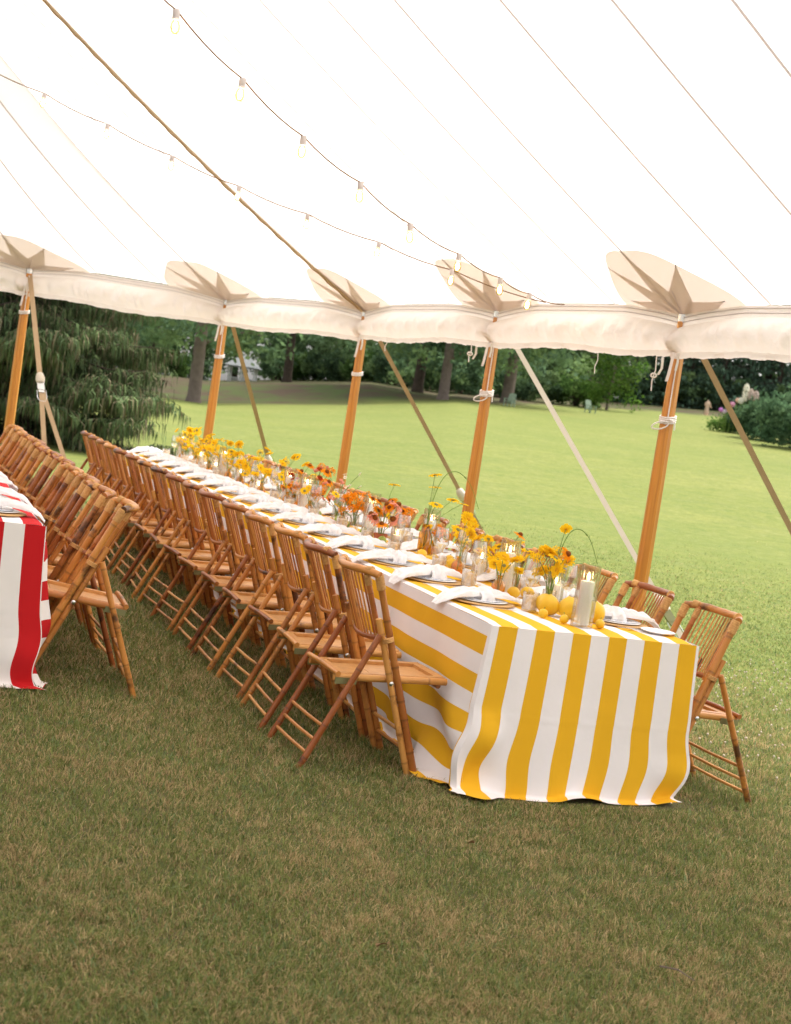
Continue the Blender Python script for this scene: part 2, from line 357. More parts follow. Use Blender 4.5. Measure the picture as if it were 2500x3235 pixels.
def copy_tree(o, parent=None):
    c = o.copy(); C.objects.link(c); c.parent = parent
    for ch in o.children: copy_tree(ch, c)
    return c
def autosmooth(o, ang=40):
    me = o.data
    try: me.set_sharp_from_angle(angle=R(ang))
    except Exception: pass
    return o
ORD = ['first', 'second', 'third', 'fourth', 'fifth', 'sixth', 'seventh', 'eighth', 'ninth', 'tenth', 'eleventh', 'twelfth', 'thirteenth', 'fourteenth', 'fifteenth', 'sixteenth', 'seventeenth', 'eighteenth', 'nineteenth', 'twentieth']
ORD += [f'twenty-{o}' for o in ORD[:9]]+['thirtieth', 'thirty-first', 'thirty-second']

# ================================================================== GROUND
def build_ground():
    az = np.concatenate([np.linspace(-28, 28, 150), np.linspace(32, 328, 70)]); az = np.radians(az)+YAW
    rr = np.concatenate([[.05], np.geomspace(.6, 700, 150)])
    A, Rr = np.meshgrid(az, rr, indexing='ij')
    X = CAM.x+Rr*np.sin(A); Y = CAM.y+Rr*np.cos(A); Z = gh(X, Y)
    na, nr = A.shape
    v = np.stack([X, Y, Z], -1).reshape(-1, 3)
    i, j = np.meshgrid(np.arange(na), np.arange(nr-1), indexing='ij'); i2 = (i+1) % na
    f = np.stack([i*nr+j, i2*nr+j, i2*nr+j+1, i*nr+j+1], -1).reshape(-1, 4)[:, ::-1]
    me = bpy.data.meshes.new('ground'); me.from_pydata(v.tolist(), [], f.tolist()); me.polygons.foreach_set('use_smooth', [True]*len(me.polygons))
    dx, dy = v[:, 0]-CAM.x, v[:, 1]-CAM.y; D = dx*F2.x+dy*F2.y; a = (dx*R2.x+dy*R2.y)/np.maximum(D, 1)
    # bare mulch and leaf litter under the far trees
    edge = np.interp(a, [-.3, -.14, -.03, .05, .12, .2, .3], [96, 99, 103, 112, 135, 150, 84])+6*(vnoise(v[:, 0], v[:, 1], 3, 9)-.5)
    mul = np.clip((D-edge)/4, 0, 1)
    patch = np.clip(1-np.abs(D-100)/3.2, 0, 1)*np.clip((a-.222)/.02, 0, 1)
    mul = np.clip(np.maximum(mul, patch), 0, 1)*np.where(D > 0, 1, 0)
    # worn turf under the tent
    sd = (v[:, 0]-2.9)+.14*(v[:, 1]-3)
    worn = np.clip(.5-sd/2.2, 0, 1)*np.clip((13-v[:, 1])/4, 0, 1)
    for nm, arr in (('mulch', mul), ('worn', worn)):
        at = me.attributes.new(nm, 'FLOAT', 'POINT'); at.data.foreach_set('value', arr.astype(np.float32))
    m, t, o = new_mat('lawn'); p = N(t, 'ShaderNodeBsdfPrincipled'); t.links.new(p.outputs[0], o.inputs[0]); p.inputs['Roughness'].default_value = .95; p.inputs['Specular IOR Level'].default_value = .05
    tc = N(t, 'ShaderNodeTexCoord')
    def noise(sc, det=5, off=0):
        n = N(t, 'ShaderNodeTexNoise'); n.inputs['Scale'].default_value = sc; n.inputs['Detail'].default_value = det; n.inputs['Roughness'].default_value = .62
        if off:
            mp = N(t, 'ShaderNodeMapping'); mp.inputs['Location'].default_value = (off, off*2, 0); t.links.new(tc.outputs['Object'], mp.inputs[0]); t.links.new(mp.outputs[0], n.inputs['Vector'])
        else: t.links.new(tc.outputs['Object'], n.inputs['Vector'])
        return n.outputs[0]
    def mix(f, a_, b_):
        x = N(t, 'ShaderNodeMix', data_type='RGBA')
        for s_, q in ((6, a_), (7, b_)):
            if isinstance(q, tuple): x.inputs[s_].default_value = rgba(q)
            else: t.links.new(q, x.inputs[s_])
        if isinstance(f, float): x.inputs[0].default_value = f
        else: t.links.new(f, x.inputs[0])
        return x.outputs[2]
    def rng_(f, a_, b_, c_=0., d_=1.):
        x = N(t, 'ShaderNodeMapRange'); x.inputs[1].default_value = a_; x.inputs[2].default_value = b_; x.inputs[3].default_value = c_; x.inputs[4].default_value = d_; t.links.new(f, x.inputs[0]); return x.outputs[0]
    g = mix(rng_(noise(.12), .35, .68), (.208, .222, .058), (.272, .262, .080))
    g = mix(rng_(noise(1.3, 6, 3), .45, .75, 0, .55), g, (.235, .225, .095))
    stv = N(t, 'ShaderNodeMapping'); stv.inputs['Rotation'].default_value = (0, 0, R(-14)); stv.inputs['Scale'].default_value = (.55, 1.2, 1); t.links.new(tc.outputs['Object'], stv.inputs[0])
    stn = N(t, 'ShaderNodeTexNoise'); stn.inputs['Scale'].default_value = .9; stn.inputs['Detail'].default_value = 7; stn.inputs['Roughness'].default_value = .7; t.links.new(stv.outputs[0], stn.inputs['Vector'])
    g = mix(rng_(stn.outputs[0], .36, .64, .0, .5), g, (.122, .165, .040))
    g = mix(rng_(stn.outputs[0], .60, .74, .0, .5), g, (.30, .28, .15))
    g = mix(rng_(noise(9, 8, 9), .42, .66, 0, .6), g, (.088, .130, .030))
    g = mix(rng_(noise(2.6, 8, 14), .46, .66, 0, .5), g, (.100, .146, .034))
    g = mix(rng_(noise(5.5, 8, 33), .54, .70, 0, .55), g, (.30, .285, .13))
    g = mix(rng_(noise(.05, 3, 21), .45, .7, 0, .4), g, (.118, .165, .042))
    wrn = N(t, 'ShaderNodeAttribute', attribute_name='worn').outputs['Fac']
    dirt = mix(rng_(noise(9, 6, 5), .35, .7), (.155, .125, .068), (.110, .118, .052))
    g = mix(wrn, g, dirt)
    mm = N(t, 'ShaderNodeAttribute', attribute_name='mulch').outputs['Fac']
    mulch = mix(rng_(noise(.35, 6, 2), .42, .62), (.085, .062, .042), (.075, .098, .034))
    g = mix(mm, g, mulch)
    t.links.new(g, p.inputs['Base Color'])
    bp = N(t, 'ShaderNodeBump'); bp.inputs['Strength'].default_value = .7; bp.inputs['Distance'].default_value = .03; t.links.new(noise(45, 5), bp.inputs['Height']); t.links.new(bp.outputs[0], p.inputs['Normal'])
    me.materials.append(m); tag(link('ground', me), kind='structure')
build_ground()

def blades(name, X, Y, H, Wd, col, label, cat, lean=.55, zoff=0):
    n = len(X); Z = gh(X, Y)+zoff
    az = rng.random(n)*2*np.pi; ld = rng.random(n)*2*np.pi; lm = lean*(.3+rng.random(n)); ld = vnoise(X, Y, 31, .13)*12+vnoise(X, Y, 32, .5)*4+ld*.85
    cx, sx = np.cos(az)*Wd/2, np.sin(az)*Wd/2
    lx, ly = np.cos(ld)*lm*H, np.sin(ld)*lm*H
    V = np.empty((n, 5, 3), np.float32)
    V[:, 0] = np.stack([X-cx, Y-sx, Z-.004], -1); V[:, 1] = np.stack([X+cx, Y+sx, Z-.004], -1)
    mx, my, mz = X+lx*.35, Y+ly*.35, Z+H*.6
    V[:, 2] = np.stack([mx-cx*.8, my-sx*.8, mz], -1); V[:, 3] = np.stack([mx+cx*.8, my+sx*.8, mz], -1)
    V[:, 4] = np.stack([X+lx, Y+ly, Z+H*(1-.25*lm)], -1)
    b = (np.arange(n)*5)[:, None]
    tri = np.stack([b+np.array([0, 1, 3]), b+np.array([0, 3, 2]), b+np.array([2, 3, 4])], 1).reshape(-1, 3)
    me = bpy.data.meshes.new(name); me.vertices.add(n*5); me.vertices.foreach_set('co', V.reshape(-1))
    nt_ = len(tri); me.loops.add(nt_*3); me.loops.foreach_set('vertex_index', tri.reshape(-1).astype(np.int32))
    me.polygons.add(nt_); me.polygons.foreach_set('loop_start', (np.arange(nt_)*3).astype(np.int32))
    me.polygons.foreach_set('loop_total', np.full(nt_, 3, np.int32)); me.update(calc_edges=True)
    c4 = np.ones((n, 5, 4), np.float32); c4[:, :, :3] = col[:, None, :]
    at = me.attributes.new('Col', 'FLOAT_COLOR', 'POINT'); at.data.foreach_set('color', c4.reshape(-1))
    me.materials.append(M['grass']); me.validate()
    return tag(link(name, me), label, cat, kind='stuff')
RTX, RTY = -1.85, .95
def build_grass():
    n = 660000
    D = 3.3*np.exp(rng.random(n)**1.1*math.log(30/3.3)); a = (rng.random(n)*2-1)*.335
    X = CAM.x+D*(F2.x+a*R2.x); Y = CAM.y+D*(F2.y+a*R2.y)
    ins = ((X > -.075) & (X < 1.02) & (Y > -.045) & (Y < 10)) | ((X > RTX-1.1) & (X < RTX+.03) & (Y > RTY-.05)) | (rng.random(n) > 1-np.clip((D-9)/17, 0, .985))
    X, Y, D = X[~ins], Y[~ins], D[~ins]; n = len(X)
    sd_ = (X-2.9)+.14*(Y-3); worn = np.clip(.5-sd_/2.2, 0, 1)
    p1 = vnoise(X, Y, 11, .42); p2 = vnoise(X, Y, 12, .11); p3 = vnoise(X, Y, 13, 1.5); p4 = vnoise(X, Y, 14, .045)
    dryp = np.clip((p1*.26+p2*.40+p3*.12+p4*.46-.42)*1.6, 0, 1)*(.18+.50*worn)+.14*worn+.05
    dry = rng.random(n) < dryp
    g1 = np.array([.088, .122, .034]); g2 = np.array([.285, .310, .105]); s1 = np.array([.60, .465, .25]); s2 = np.array([.28, .20, .095])
    r = rng.random((n, 1)); lush = np.clip((1-worn)[:, None]*1.2, 0, 1); blu = rng.random((n, 1))
    gc = (g1*(1-r)+g2*r)*np.where(blu > .82, np.array([.85, 1.0, 1.35]), 1.0)*(1+.30*lush); col = np.where(dry[:, None], s1*(1-r)+s2*r, gc)
    sz = np.clip(D/6, .85, 2.6)
    H = (.014+.032*rng.random(n)**1.3+.030*(p2-.4))*np.clip(sz, .9, 1.25); H = np.clip(H, .008, .075)*(.5+.5*worn)
    nearc = np.exp(-(np.maximum(0, np.maximum(-X-.06, X-1.1))/.1)**2)*np.exp(-(np.maximum(0, -Y-.06)/.1)**2)
    H *= 1-.75*nearc
    H = np.where(dry, H*.8, H); Wd = (.0022+.0032*rng.random(n)**1.5)*sz
    blades('lawn_grass', X, Y, H, Wd, col, 'worn green and straw coloured turf blades covering the ground', 'grass', lean=1.1)
    # long flattened straws
    n = 52000; D = 3.3*np.exp(rng.random(n)*math.log(14/3.3)); a = (rng.random(n)*2-1)*.335
    X = CAM.x+D*(F2.x+a*R2.x); Y = CAM.y+D*(F2.y+a*R2.y); ins = (X > -.05) & (X < 1.1) & (Y > -.1) & (Y < 10); X, Y, D = X[~ins], Y[~ins], D[~ins]; n = len(X)
    worn = np.clip(.5-((X-2.9)+.14*(Y-3))/2.2, .15, 1); k = rng.random(n) < worn*np.clip(vnoise(X, Y, 11, .42)*1.6-.2, .1, 1); X, Y, D = X[k], Y[k], D[k]; n = len(X)
    r = rng.random((n, 1)); col = np.array([.50, .40, .21])*(1-r)+np.array([.25, .19, .085])*r
    blades('straw_thatch', X, Y, .018+.02*rng.random(n), (.0016+.0012*rng.random(n))*np.clip(D/6, .85, 2), col, 'dry straw blades lying flat through the worn turf', 'straw', lean=2.6)
build_grass()
def build_clover():
    mb = MB(); 
    for i in range(120):
        u, v = random.uniform(2190, 2500), 2080+abs(random.gauss(0, 210)); p = at_z(u, v, .04)
        if p.x < 1.62: continue
        r = .0075; z = ghs(p.x, p.y)+random.uniform(.025, .045)
        mb.lathe([(0, -r), (r*.8, -r*.5), (r, 0), (r*.7, r*.7), (0, r)], 6, (p.x, p.y, z))
        mb.tube([(p.x, p.y, z-.05), (p.x, p.y, z-r)], .0012, 4)
    tag(mb.build('clover_blossoms', pbr('clover', (.55, .47, .38), .9, .1)), 'small white clover blossoms dotted through the sunlit turf', 'clover', kind='stuff')
build_clover()
def litter():
    a, b = at_z(2085, 3052, .03), at_z(2195, 3098, .03); m_ = (a+b)/2+Vector((0, 0, .012))
    tag(MB().tube([a, m_, b], [.003, .0025, .0015], 6).build('fallen_twig', 'bark'), 'thin bare twig fallen on the turf in front of the striped cloth', 'twig')
    for i, (u, v) in enumerate(((838, 2362), (720, 2165), (1490, 2660), (430, 2890), (1210, 2980))):
        p = at_z(u, v, .035); G = []
        for q in range(6):
            f = q/5; w_ = .014*math.sin(math.pi*min(.97, f+.03)); G.append([Vector((f*.05-.025, -w_, .006*math.sin(f*5))), Vector((f*.05-.025, 0, -.003)), Vector((f*.05-.025, w_, .008*math.cos(f*4)))])
        o = tag(MB().grid(G).build('fallen_leaf', 'dead_leaf'), 'small dry brown leaf lying on the worn turf', 'leaf', 'dry leaves on the turf'); o.location = p; o.rotation_euler = (random.uniform(-.3, .3), random.uniform(-.3, .3), random.uniform(0, 6))
litter()

# ================================================================== TENT
HE = 2.55
PP = [at_z(u, v, HE) for u, v in ((95, 850), (718, 950), (1158, 985), (1577, 985), (2163, 995))]
MAST = Vector((-5.0, 7.5, 7.4)); ridge_dir = Vector((.135, -.99, 0)).normalized()
ppath = [Vector((-5.1, 11.5, HE)), Vector((-3.1, 11.3, HE))]+PP
step = (PP[4]-PP[3])
for i in range(5): ppath.append(ppath[-1]+step*1.05)
NPOLE = len(ppath)
tent = thing('sailcloth_tent', 'large white sailcloth pole tent with tan reinforcing patches', 'tent')
# eave sample points, three panels per bay: (point, initial direction, slope, apex)
dirs = {0: (265, .52), 1: (247, .46), 2: (233, .42), 3: (198, .55), 4: (187, .55)}
def pole_dir(k): return dirs.get(k, (187, .55))
EAVE = []
def apex_for(k):   # ridge point opposite to pole k (float)
    if k <= 4: return MAST
    return MAST+ridge_dir*(k-4)*step.length*1.03
for k in range(NPOLE-1):
    for j in range(3):
        f = j/3; kk = k+f
        a0, m0 = pole_dir(k); a1, m1 = pole_dir(k+1)
        if k == 2 and j: ang = {1: 222, 2: 212}[j]; mm = {1: .42, 2: .46}[j]
        else: ang = a0*(1-f)+a1*f; mm = m0*(1-f)+m1*f
        e = ppath[k].lerp(ppath[k+1], f)
        if j: e = e+Vector((0, 0, .075))
        EAVE.append((e, R(ang), mm, apex_for(kk)))
EAVE.append((ppath[-1], R(187), .55, apex_for(NPOLE-1)))
def seam_pt(i, t):
    e, ang, mm, ap = EAVE[i]; T = math.hypot(ap.x-e.x, ap.y-e.y); s = t/T
    d = Vector((math.cos(ang), math.sin(ang), mm))
    return e+d*T*(s-s*s)+(ap-e)*s*s
def seam_len(i): e, _, _, ap = EAVE[i]; return math.hypot(ap.x-e.x, ap.y-e.y)
def roof_pt(v, t):
    i = max(0, min(len(EAVE)-2, int(math.floor(v)))); f = v-i
    return seam_pt(i, t).lerp(seam_pt(i+1, t), f)
def build_tent():
    nS = 16
    for i in range(len(EAVE)-1):
        G = []
        for a in range(nS+1):
            s = (a/nS)**1.2; row = []
            for b in range(5):
                f = b/4; p = seam_pt(i, s*seam_len(i)).lerp(seam_pt(i+1, s*seam_len(i+1)), f)
                row.append(p)
            G.append(row)
        MB().grid(G).build('roof_panel', 'sail', tent)
    for i in range(1, len(EAVE)-1):
        L = seam_len(i); ts = [L*(a/24) for a in range(25)]
        pts = [seam_pt(i, t)-Vector((0, 0, .006)) for t in ts]
        side = (EAVE[i+1][0]-EAVE[i-1][0]); side.z = 0; side.normalize()
        MB().strip(pts, .023, side).build('seam_tape', 'seamtape', tent)
    # far half of the roof and the closed end behind
    far = []
    mir = lambda p: Vector((2*(MAST.x+ridge_dir.x*((p.y-MAST.y)/ridge_dir.y))-p.x, p.y, p.z))
    for i in range(0, len(EAVE)-1):
        G = []
        for a in range(7):
            s = a/6
            G.append([mir(seam_pt(i, s*seam_len(i)*.999)), mir(seam_pt(i+1, s*seam_len(i+1)*.999))])
        MB().grid(G).build('roof_panel', 'sail', tent)
    e0, m0 = EAVE[-1][0], EAVE[-1][3]; e1 = mir(e0); back = Vector((0, -4.5, 0))
    for k in range(8):
        q0 = e0.lerp(e1, k/8)+back*math.sin(math.pi*k/8)**.5; q1 = e0.lerp(e1, (k+1)/8)+back*math.sin(math.pi*(k+1)/8)**.5
        MB().add([q0, q1, m0], [(0, 1, 2)]).build('roof_panel', 'sail', tent)
    # reinforcing patches with star
    for k in range(1, NPOLE-2):
        v0 = k*3; bl = (ppath[k+1]-ppath[k]).length; bl0 = (ppath[k]-ppath[k-1]).length
        def pp(w, t, dz): 
            v = v0+(w/bl*3 if w > 0 else w/bl0*3); q = roof_pt(v, t); q.z -= dz; return q
        mb = MB(); Rr = .60; rows = []
        for a in range(9):
            r = Rr*a/8; row = []
            for b in range(25):
                ph = math.pi*b/24; sq = 1+.10*math.cos(4*ph); row.append(pp(r*math.cos(ph)*sq, max(.004, r*math.sin(ph)*1.0), .009))
            rows.append(row)
        pt = mb.grid(rows).build('reinforcing_patch', 'patch', tent)
        tips = [(10, .50), (48, .56), (90, .58), (132, .56), (170, .50)]
        sb = MB()
        for ph, rt in tips:
            for dph in (-1, 1):
                pts = []
                for q in range(7):
                    u = q/6; wdt = (1-u)*17*dph
                    pts.append((R(ph), .02+u*rt, wdt))
                vs = []
                for (p_, r_, w_) in pts:
                    sp = .22*(1-r_/rt)*math.tan(R(28))*dph
                    w1 = r_*math.cos(p_); t1 = r_*math.sin(p_)
                    nx, nt_ = -math.sin(p_), math.cos(p_)
                    k_ = min(1, r_/.2)*sp*1.25 if r_ < .2 else sp*1.25
                    vs += [pp(w1, max(.006, t1), .015), pp(w1+nx*k_, max(.006, t1+nt_*k_), .015)]
                sb.add(vs, [(2*q, 2*q+1, 2*q+3, 2*q+2) for q in range(6)])
        sb.build('star_reinforcement', 'patch_star', pt)
        g = ppath[k]
        ring = MB().tube([g+Vector((math.cos(x)*.022, math.sin(x)*.022, -.03)) for x in [2*math.pi*q/12 for q in range(12)]], .005, 6, closed=True)
        ring.build('grommet', 'steel', pt)
        for dph in (60, 95):
            MB().strip([pp(.02*math.cos(R(dph)), .02, .02), pp(.28*math.cos(R(dph)), .28*math.sin(R(dph)), .022)], .014, step.normalized()).build('webbing_loop', 'seamtape', pt)
    # broad webbing running up one seam
    i = 4*3; L = seam_len(i); pts = [seam_pt(i, L*a/30)-Vector((0, 0, .03)) for a in range(31)]
    side = step.normalized()
    MB().strip(pts, .10, side).build('ridge_strap', 'ridge_webbing', tent)
    ro = []
    for a in range(240):
        q = seam_pt(i, .1+(L-.1)*a/240)-Vector((0, 0, .042)); ro.append(q+side*.018*math.sin(a*.9))
    MB().tube(ro, .006, 5).build('lacing_rope', 'webbing', tent)
    # valance band, rolled side curtain with hem, one per bay
    for k in range(1, NPOLE-2):
        A, B = ppath[k], ppath[k+1]; n = 110; rv = random.Random(k)
        inn = Vector((math.cos(R(pole_dir(k)[0])), math.sin(R(pole_dir(k)[0])), 0)).lerp(Vector((math.cos(R(pole_dir(k+1)[0])), math.sin(R(pole_dir(k+1)[0])), 0)), .5); inn.normalize()
        band, roll, hem = [], [], []
        ph = [rv.uniform(0, 6.28) for _ in range(8)]
        for a in range(n+1):
            u = -.012+1.024*a/n; f = a/n
            up = .075*min(1, math.sin(math.pi*max(0, min(1, u)))*1.35)**.8
            bow = .05*math.sin(math.pi*max(0, min(1, u)))
            base = A.lerp(B, u)+inn*(.02+bow*.6); zt = HE+up-.012
            zb = 2.255+.012*math.sin(u*9+ph[0])+.02*(rv.random()-.5)*.3
            x = u*(B-A).length
            band.append([Vector((base.x, base.y, zt-q*(.085)))+inn*(.004*math.sin(q*2)) for q in (0, .25, .5, .75, 1)])
            h0 = zt-.078; hh = h0-zb-.035; row = []
            for q in range(15):
                th = q/14; prof = math.sin(math.pi*min(1, th*1.02))**.75
                bul = .085*prof
                gat = (math.sin(x*34+ph[1]+1.5*math.sin(x*7+ph[2])+th*2.2)*.5+math.sin(x*61+ph[3]+2*math.sin(x*11+ph[4])-th*3)*.35+math.sin(x*17+ph[5]+th*4)*.4)
                env = .35+.65*th
                bul += .034*(abs(gat)**.8*(1 if gat > 0 else -1))*prof*env
                row.append(Vector((base.x, base.y, h0-hh*th+.006*gat*math.sin(math.pi*th)*.5))+inn*(bul+.004))
            roll.append(row)
            hem.append([Vector((base.x, base.y, zb+.045))+inn*.02, Vector((base.x, base.y, zb+.03))+inn*.028, Vector((base.x, base.y, zb+.004*math.sin(x*23+ph[6])))+inn*(.024+.008*math.sin(x*13+ph[7]))])
        MB().grid(band).build('valance_band', 'curtain', tent)
        ln = MB()
        for dz in (.018, .05): ln.tube([r_[0]-Vector((0, 0, dz))+inn*.006 for r_ in band[::3]], .0035, 4)
        ln.build('valance_piping', 'seamtape', tent)
        cr = MB().grid(roll).build('curtain_roll', 'curtain', tent); MB().grid(hem).build('hem', 'curtain', cr)
build_tent()

def build_poles():
    near = ['behind the far red table chairs', 'beyond the far end of the long yellow table', 'beside the middle of the long yellow table', 'with a looped bow tie beside the yellow table', 'beside the striped end of the yellow table']
    for k, P in enumerate(PP):
        b = Vector((P.x, P.y, ghs(P.x, P.y)))
        out = Vector((-math.cos(R(pole_dir(k+2)[0])), -math.sin(R(pole_dir(k+2)[0])), 0)); lean = out*.05
        t = thing('tent_pole', 'octagonal varnished orange wooden tent pole '+near[k], 'pole', b, 0, 'wooden side poles holding up the tent')
        H = HE-.05-b.z
        prof = [(0, .052), (.6, .053), (1.4, .051), (2.0, .046), (H, .041)]
        po = MB().tube([lean*(-.2)*(1-z/H)+Vector((0, 0, z)) for z, r in prof], [r for z, r in prof], 8).build('shaft', 'pole', t, smooth=False)
        MB().lathe([(.042, H), (.042, H+.05), (.03, H+.055)], 12).build('pole_cap', 'steel', t)
        zt = 1.93-.10*(k == 4)-.06*(k == 3)+.1*(k == 0)
        tie = MB()
        for q in range(4 if k > 2 else 3):
            z = zt+q*.013-.02; rr = .055
            tie.tube([(math.cos(x)*rr, math.sin(x)*rr, z+.012*math.sin(x+1)) for x in [2*math.pi*i/16 for i in range(16)]], .006, 5, closed=True)
        toc = (CAM-P); toc.z = 0; toc.normalize(); sdv = Vector((-toc.y, toc.x, 0))
        if k >= 3:
            c0 = toc*.06-sdv*.045+Vector((0, 0, zt-.02))
            tie.tube([c0+sdv*(-.045*math.sin(x))*1.0+Vector((0, 0, -.03+.03*math.cos(x)))+sdv*(.03*math.cos(x)) for x in [2*math.pi*i/14 for i in range(14)]], .0055, 5, closed=True)
            tie.tube([toc*.06+sdv*.01+Vector((0, 0, zt)), toc*.065+sdv*.05+Vector((0, 0, zt-.015)), toc*.062+sdv*.055+Vector((0, 0, zt-.07))], .0055, 5)
        tie.build('rope_tie', 'rope', t)
        if k != 2:
            rr = MB(); rr.tube([toc*.055-sdv*.0+Vector((0, 0, zt)), toc*.05+Vector((0, 0, zt+.25)), toc*.046+sdv*.003+Vector((0, 0, H-.02))], .0045, 5); rr.build('pull_rope', 'rope', t)
        # white tape tails hanging from the curtain
        tl = MB(); q0 = toc*.10-sdv*(.03+.02*(k % 2))+Vector((0, 0, 2.28)); w_ = sdv
        tl.strip([q0, q0+Vector((0, 0, -.08))-sdv*.006, q0+Vector((0, 0, -.15))-sdv*.012+toc*.01, q0+Vector((0, 0, -.2))-sdv*.02], .022, (sdv+toc*.4).normalized())
        tl.strip([q0+sdv*.03, q0+Vector((0, 0, -.06))+sdv*.035+toc*.012, q0+Vector((0, 0, -.12))+sdv*.03], .018, (sdv-toc*.5).normalized())
        tl.build('tape_tail', 'rope', t)
build_poles()
def build_ties():
    """loose cords hanging off the rolled curtain"""
    for (u, v, L, kn, wh) in ((1490, 1085, .16, 1, 'near the bow-tied pole'), (2075, 1125, .25, 1, 'beside the pole at the striped table end'), (1890, 1108, .17, 0, 'midway between two poles'), (1223, 1065, .13, 0, 'just past the middle pole')):
        p = at_z(u, v, 2.27); sdv = Vector((R2.x, R2.y, 0))
        c = MB().tube([p, p+Vector((0, 0, -L*.4))+sdv*.008, p+Vector((0, 0, -L*.7))-sdv*.006, p+Vector((0, 0, -L))], .005 if kn else .004, 6)
        t = tag(c.build('tie_cord', 'rope'), 'pale cord hanging from the rolled tent curtain '+wh, 'cord', 'loose cords under the tent curtain')
        if kn:
            MB().tube([p+sdv*(.02*math.cos(x))+Vector((0, 0, -L*.55+.014*math.sin(x))) for x in [2*math.pi*i/10 for i in range(10)]], .007, 5, closed=True).build('knot', 'rope', t)
            MB().strip([p+sdv*.045, p+sdv*.05+Vector((0, 0, -.08)), p+sdv*.03+Vector((0, 0, -.13))], .02, (sdv+Vector((0, .3, 0))).normalized()).build('tape_tail', 'rope', t)
build_ties()

def build_guys():
    toc = Vector((F2.x, F2.y, 0)); sdv = Vector((R2.x, R2.y, 0))
    spec = [(0, (97, 930), (125, 1200), 'webbing'), (1, (757, 1025), (850, 1430), 'webbing'), (2, (1215, 1060), (1465, 1560), 'webbing'), (3, (1640, 1100), (2010, 1760), 'webbing_pale'), (4, (2255, 1130), (2500, 1640), 'webbing')]
    txt = ['forked tan webbing guy strap with a ratchet in front of the spruce', 'tan webbing guy strap with a dark buckle behind the flowers', 'brown webbing guy strap with a chrome ratchet beside the middle poles', 'pale cream webbing guy strap reaching down behind the striped table', 'tan webbing guy strap beyond the pole at the striped table end']
    for k, a, b, mat in spec:
        P = PP[k]; best = None
        for i in range(400):
            s = .6+i*.006; u = a[0]+(b[0]-a[0])*s; v = a[1]+(b[1]-a[1])*s; d = ray(u, v)
            if d.z > -.002: continue
            q = at_z(u, v, 0); L = math.hypot(q.x-P.x, q.y-P.y)
            tgt = 2.2
            if best is None or abs(L-tgt) < best[0]: best = (abs(L-tgt), q)
        S = best[1]; S.z = ghs(S.x, S.y)
        g = thing('guy_strap', txt[k], 'strap', S, 0, 'webbing straps guying the tent')
        top = P+Vector((0, 0, -.03))-S; n = 12
        wd = (sdv*.9+Vector((0, 0, .1))).normalized()
        # ratchet position by picture height
        fr = [.48, .72, .70, .86, .8][k]
        rp = top.lerp(Vector((0, 0, 0)), fr)
        if k == 0:
            MB().strip([top, rp], .055, sdv).build('webbing', mat, g)
            MB().strip([rp, Vector((-.06, 0, .0))], .05, sdv).build('webbing', mat, g)
            MB().strip([rp, Vector((.30, -.15, ghs(S.x+.3, S.y-.15)-S.z))], .05, sdv).build('webbing', mat, g)
            MB().tube([(.30, -.15, -.1), (.33, -.12, .12)], .014, 6).build('stake', 'dark_bark', g)
        else:
            MB().strip([top, rp], .052, sdv).build('webbing', mat, g); MB().strip([rp, Vector((0, 0, .03))], .058, sdv).build('webbing', mat, g)
        MB().tube([(0, 0, -.15), (0, 0, .09)], .014, 6).build('stake', 'dark_bark', g)
        dr = (-top).normalized()
        rt = MB(); M3 = Matrix((sdv, dr.cross(sdv).normalized(), dr)).transposed()
        rt.box(rp, (.075, .03, .11), M3); rt.box(rp+dr*.06, (.06, .022, .06), M3)
        o = rt.build('ratchet', 'bracket' if k in (1, 3) else 'steel', g, smooth=False)
        hd = MB().tube([rp-sdv*.045+dr*.06, rp-sdv*.05+dr*.16, rp-sdv*.03+dr*.2, rp+sdv*.03+dr*.2, rp+sdv*.05+dr*.14, rp+sdv*.045+dr*.05], .004, 5); hd.build('handle', 'black' if k == 1 else 'steel', o)
        bun = MB().lathe([(0, -.09), (.035, -.07), (.045, -.03), (.05, .0), (.038, .05), (0, .06)], 10)
        bo = bun.build('webbing_bundle', 'webbing_pale', g); bo.location = rp-dr*.09
        bo.rotation_euler = dr.to_track_quat('Z', 'Y').to_euler(); 
build_guys()

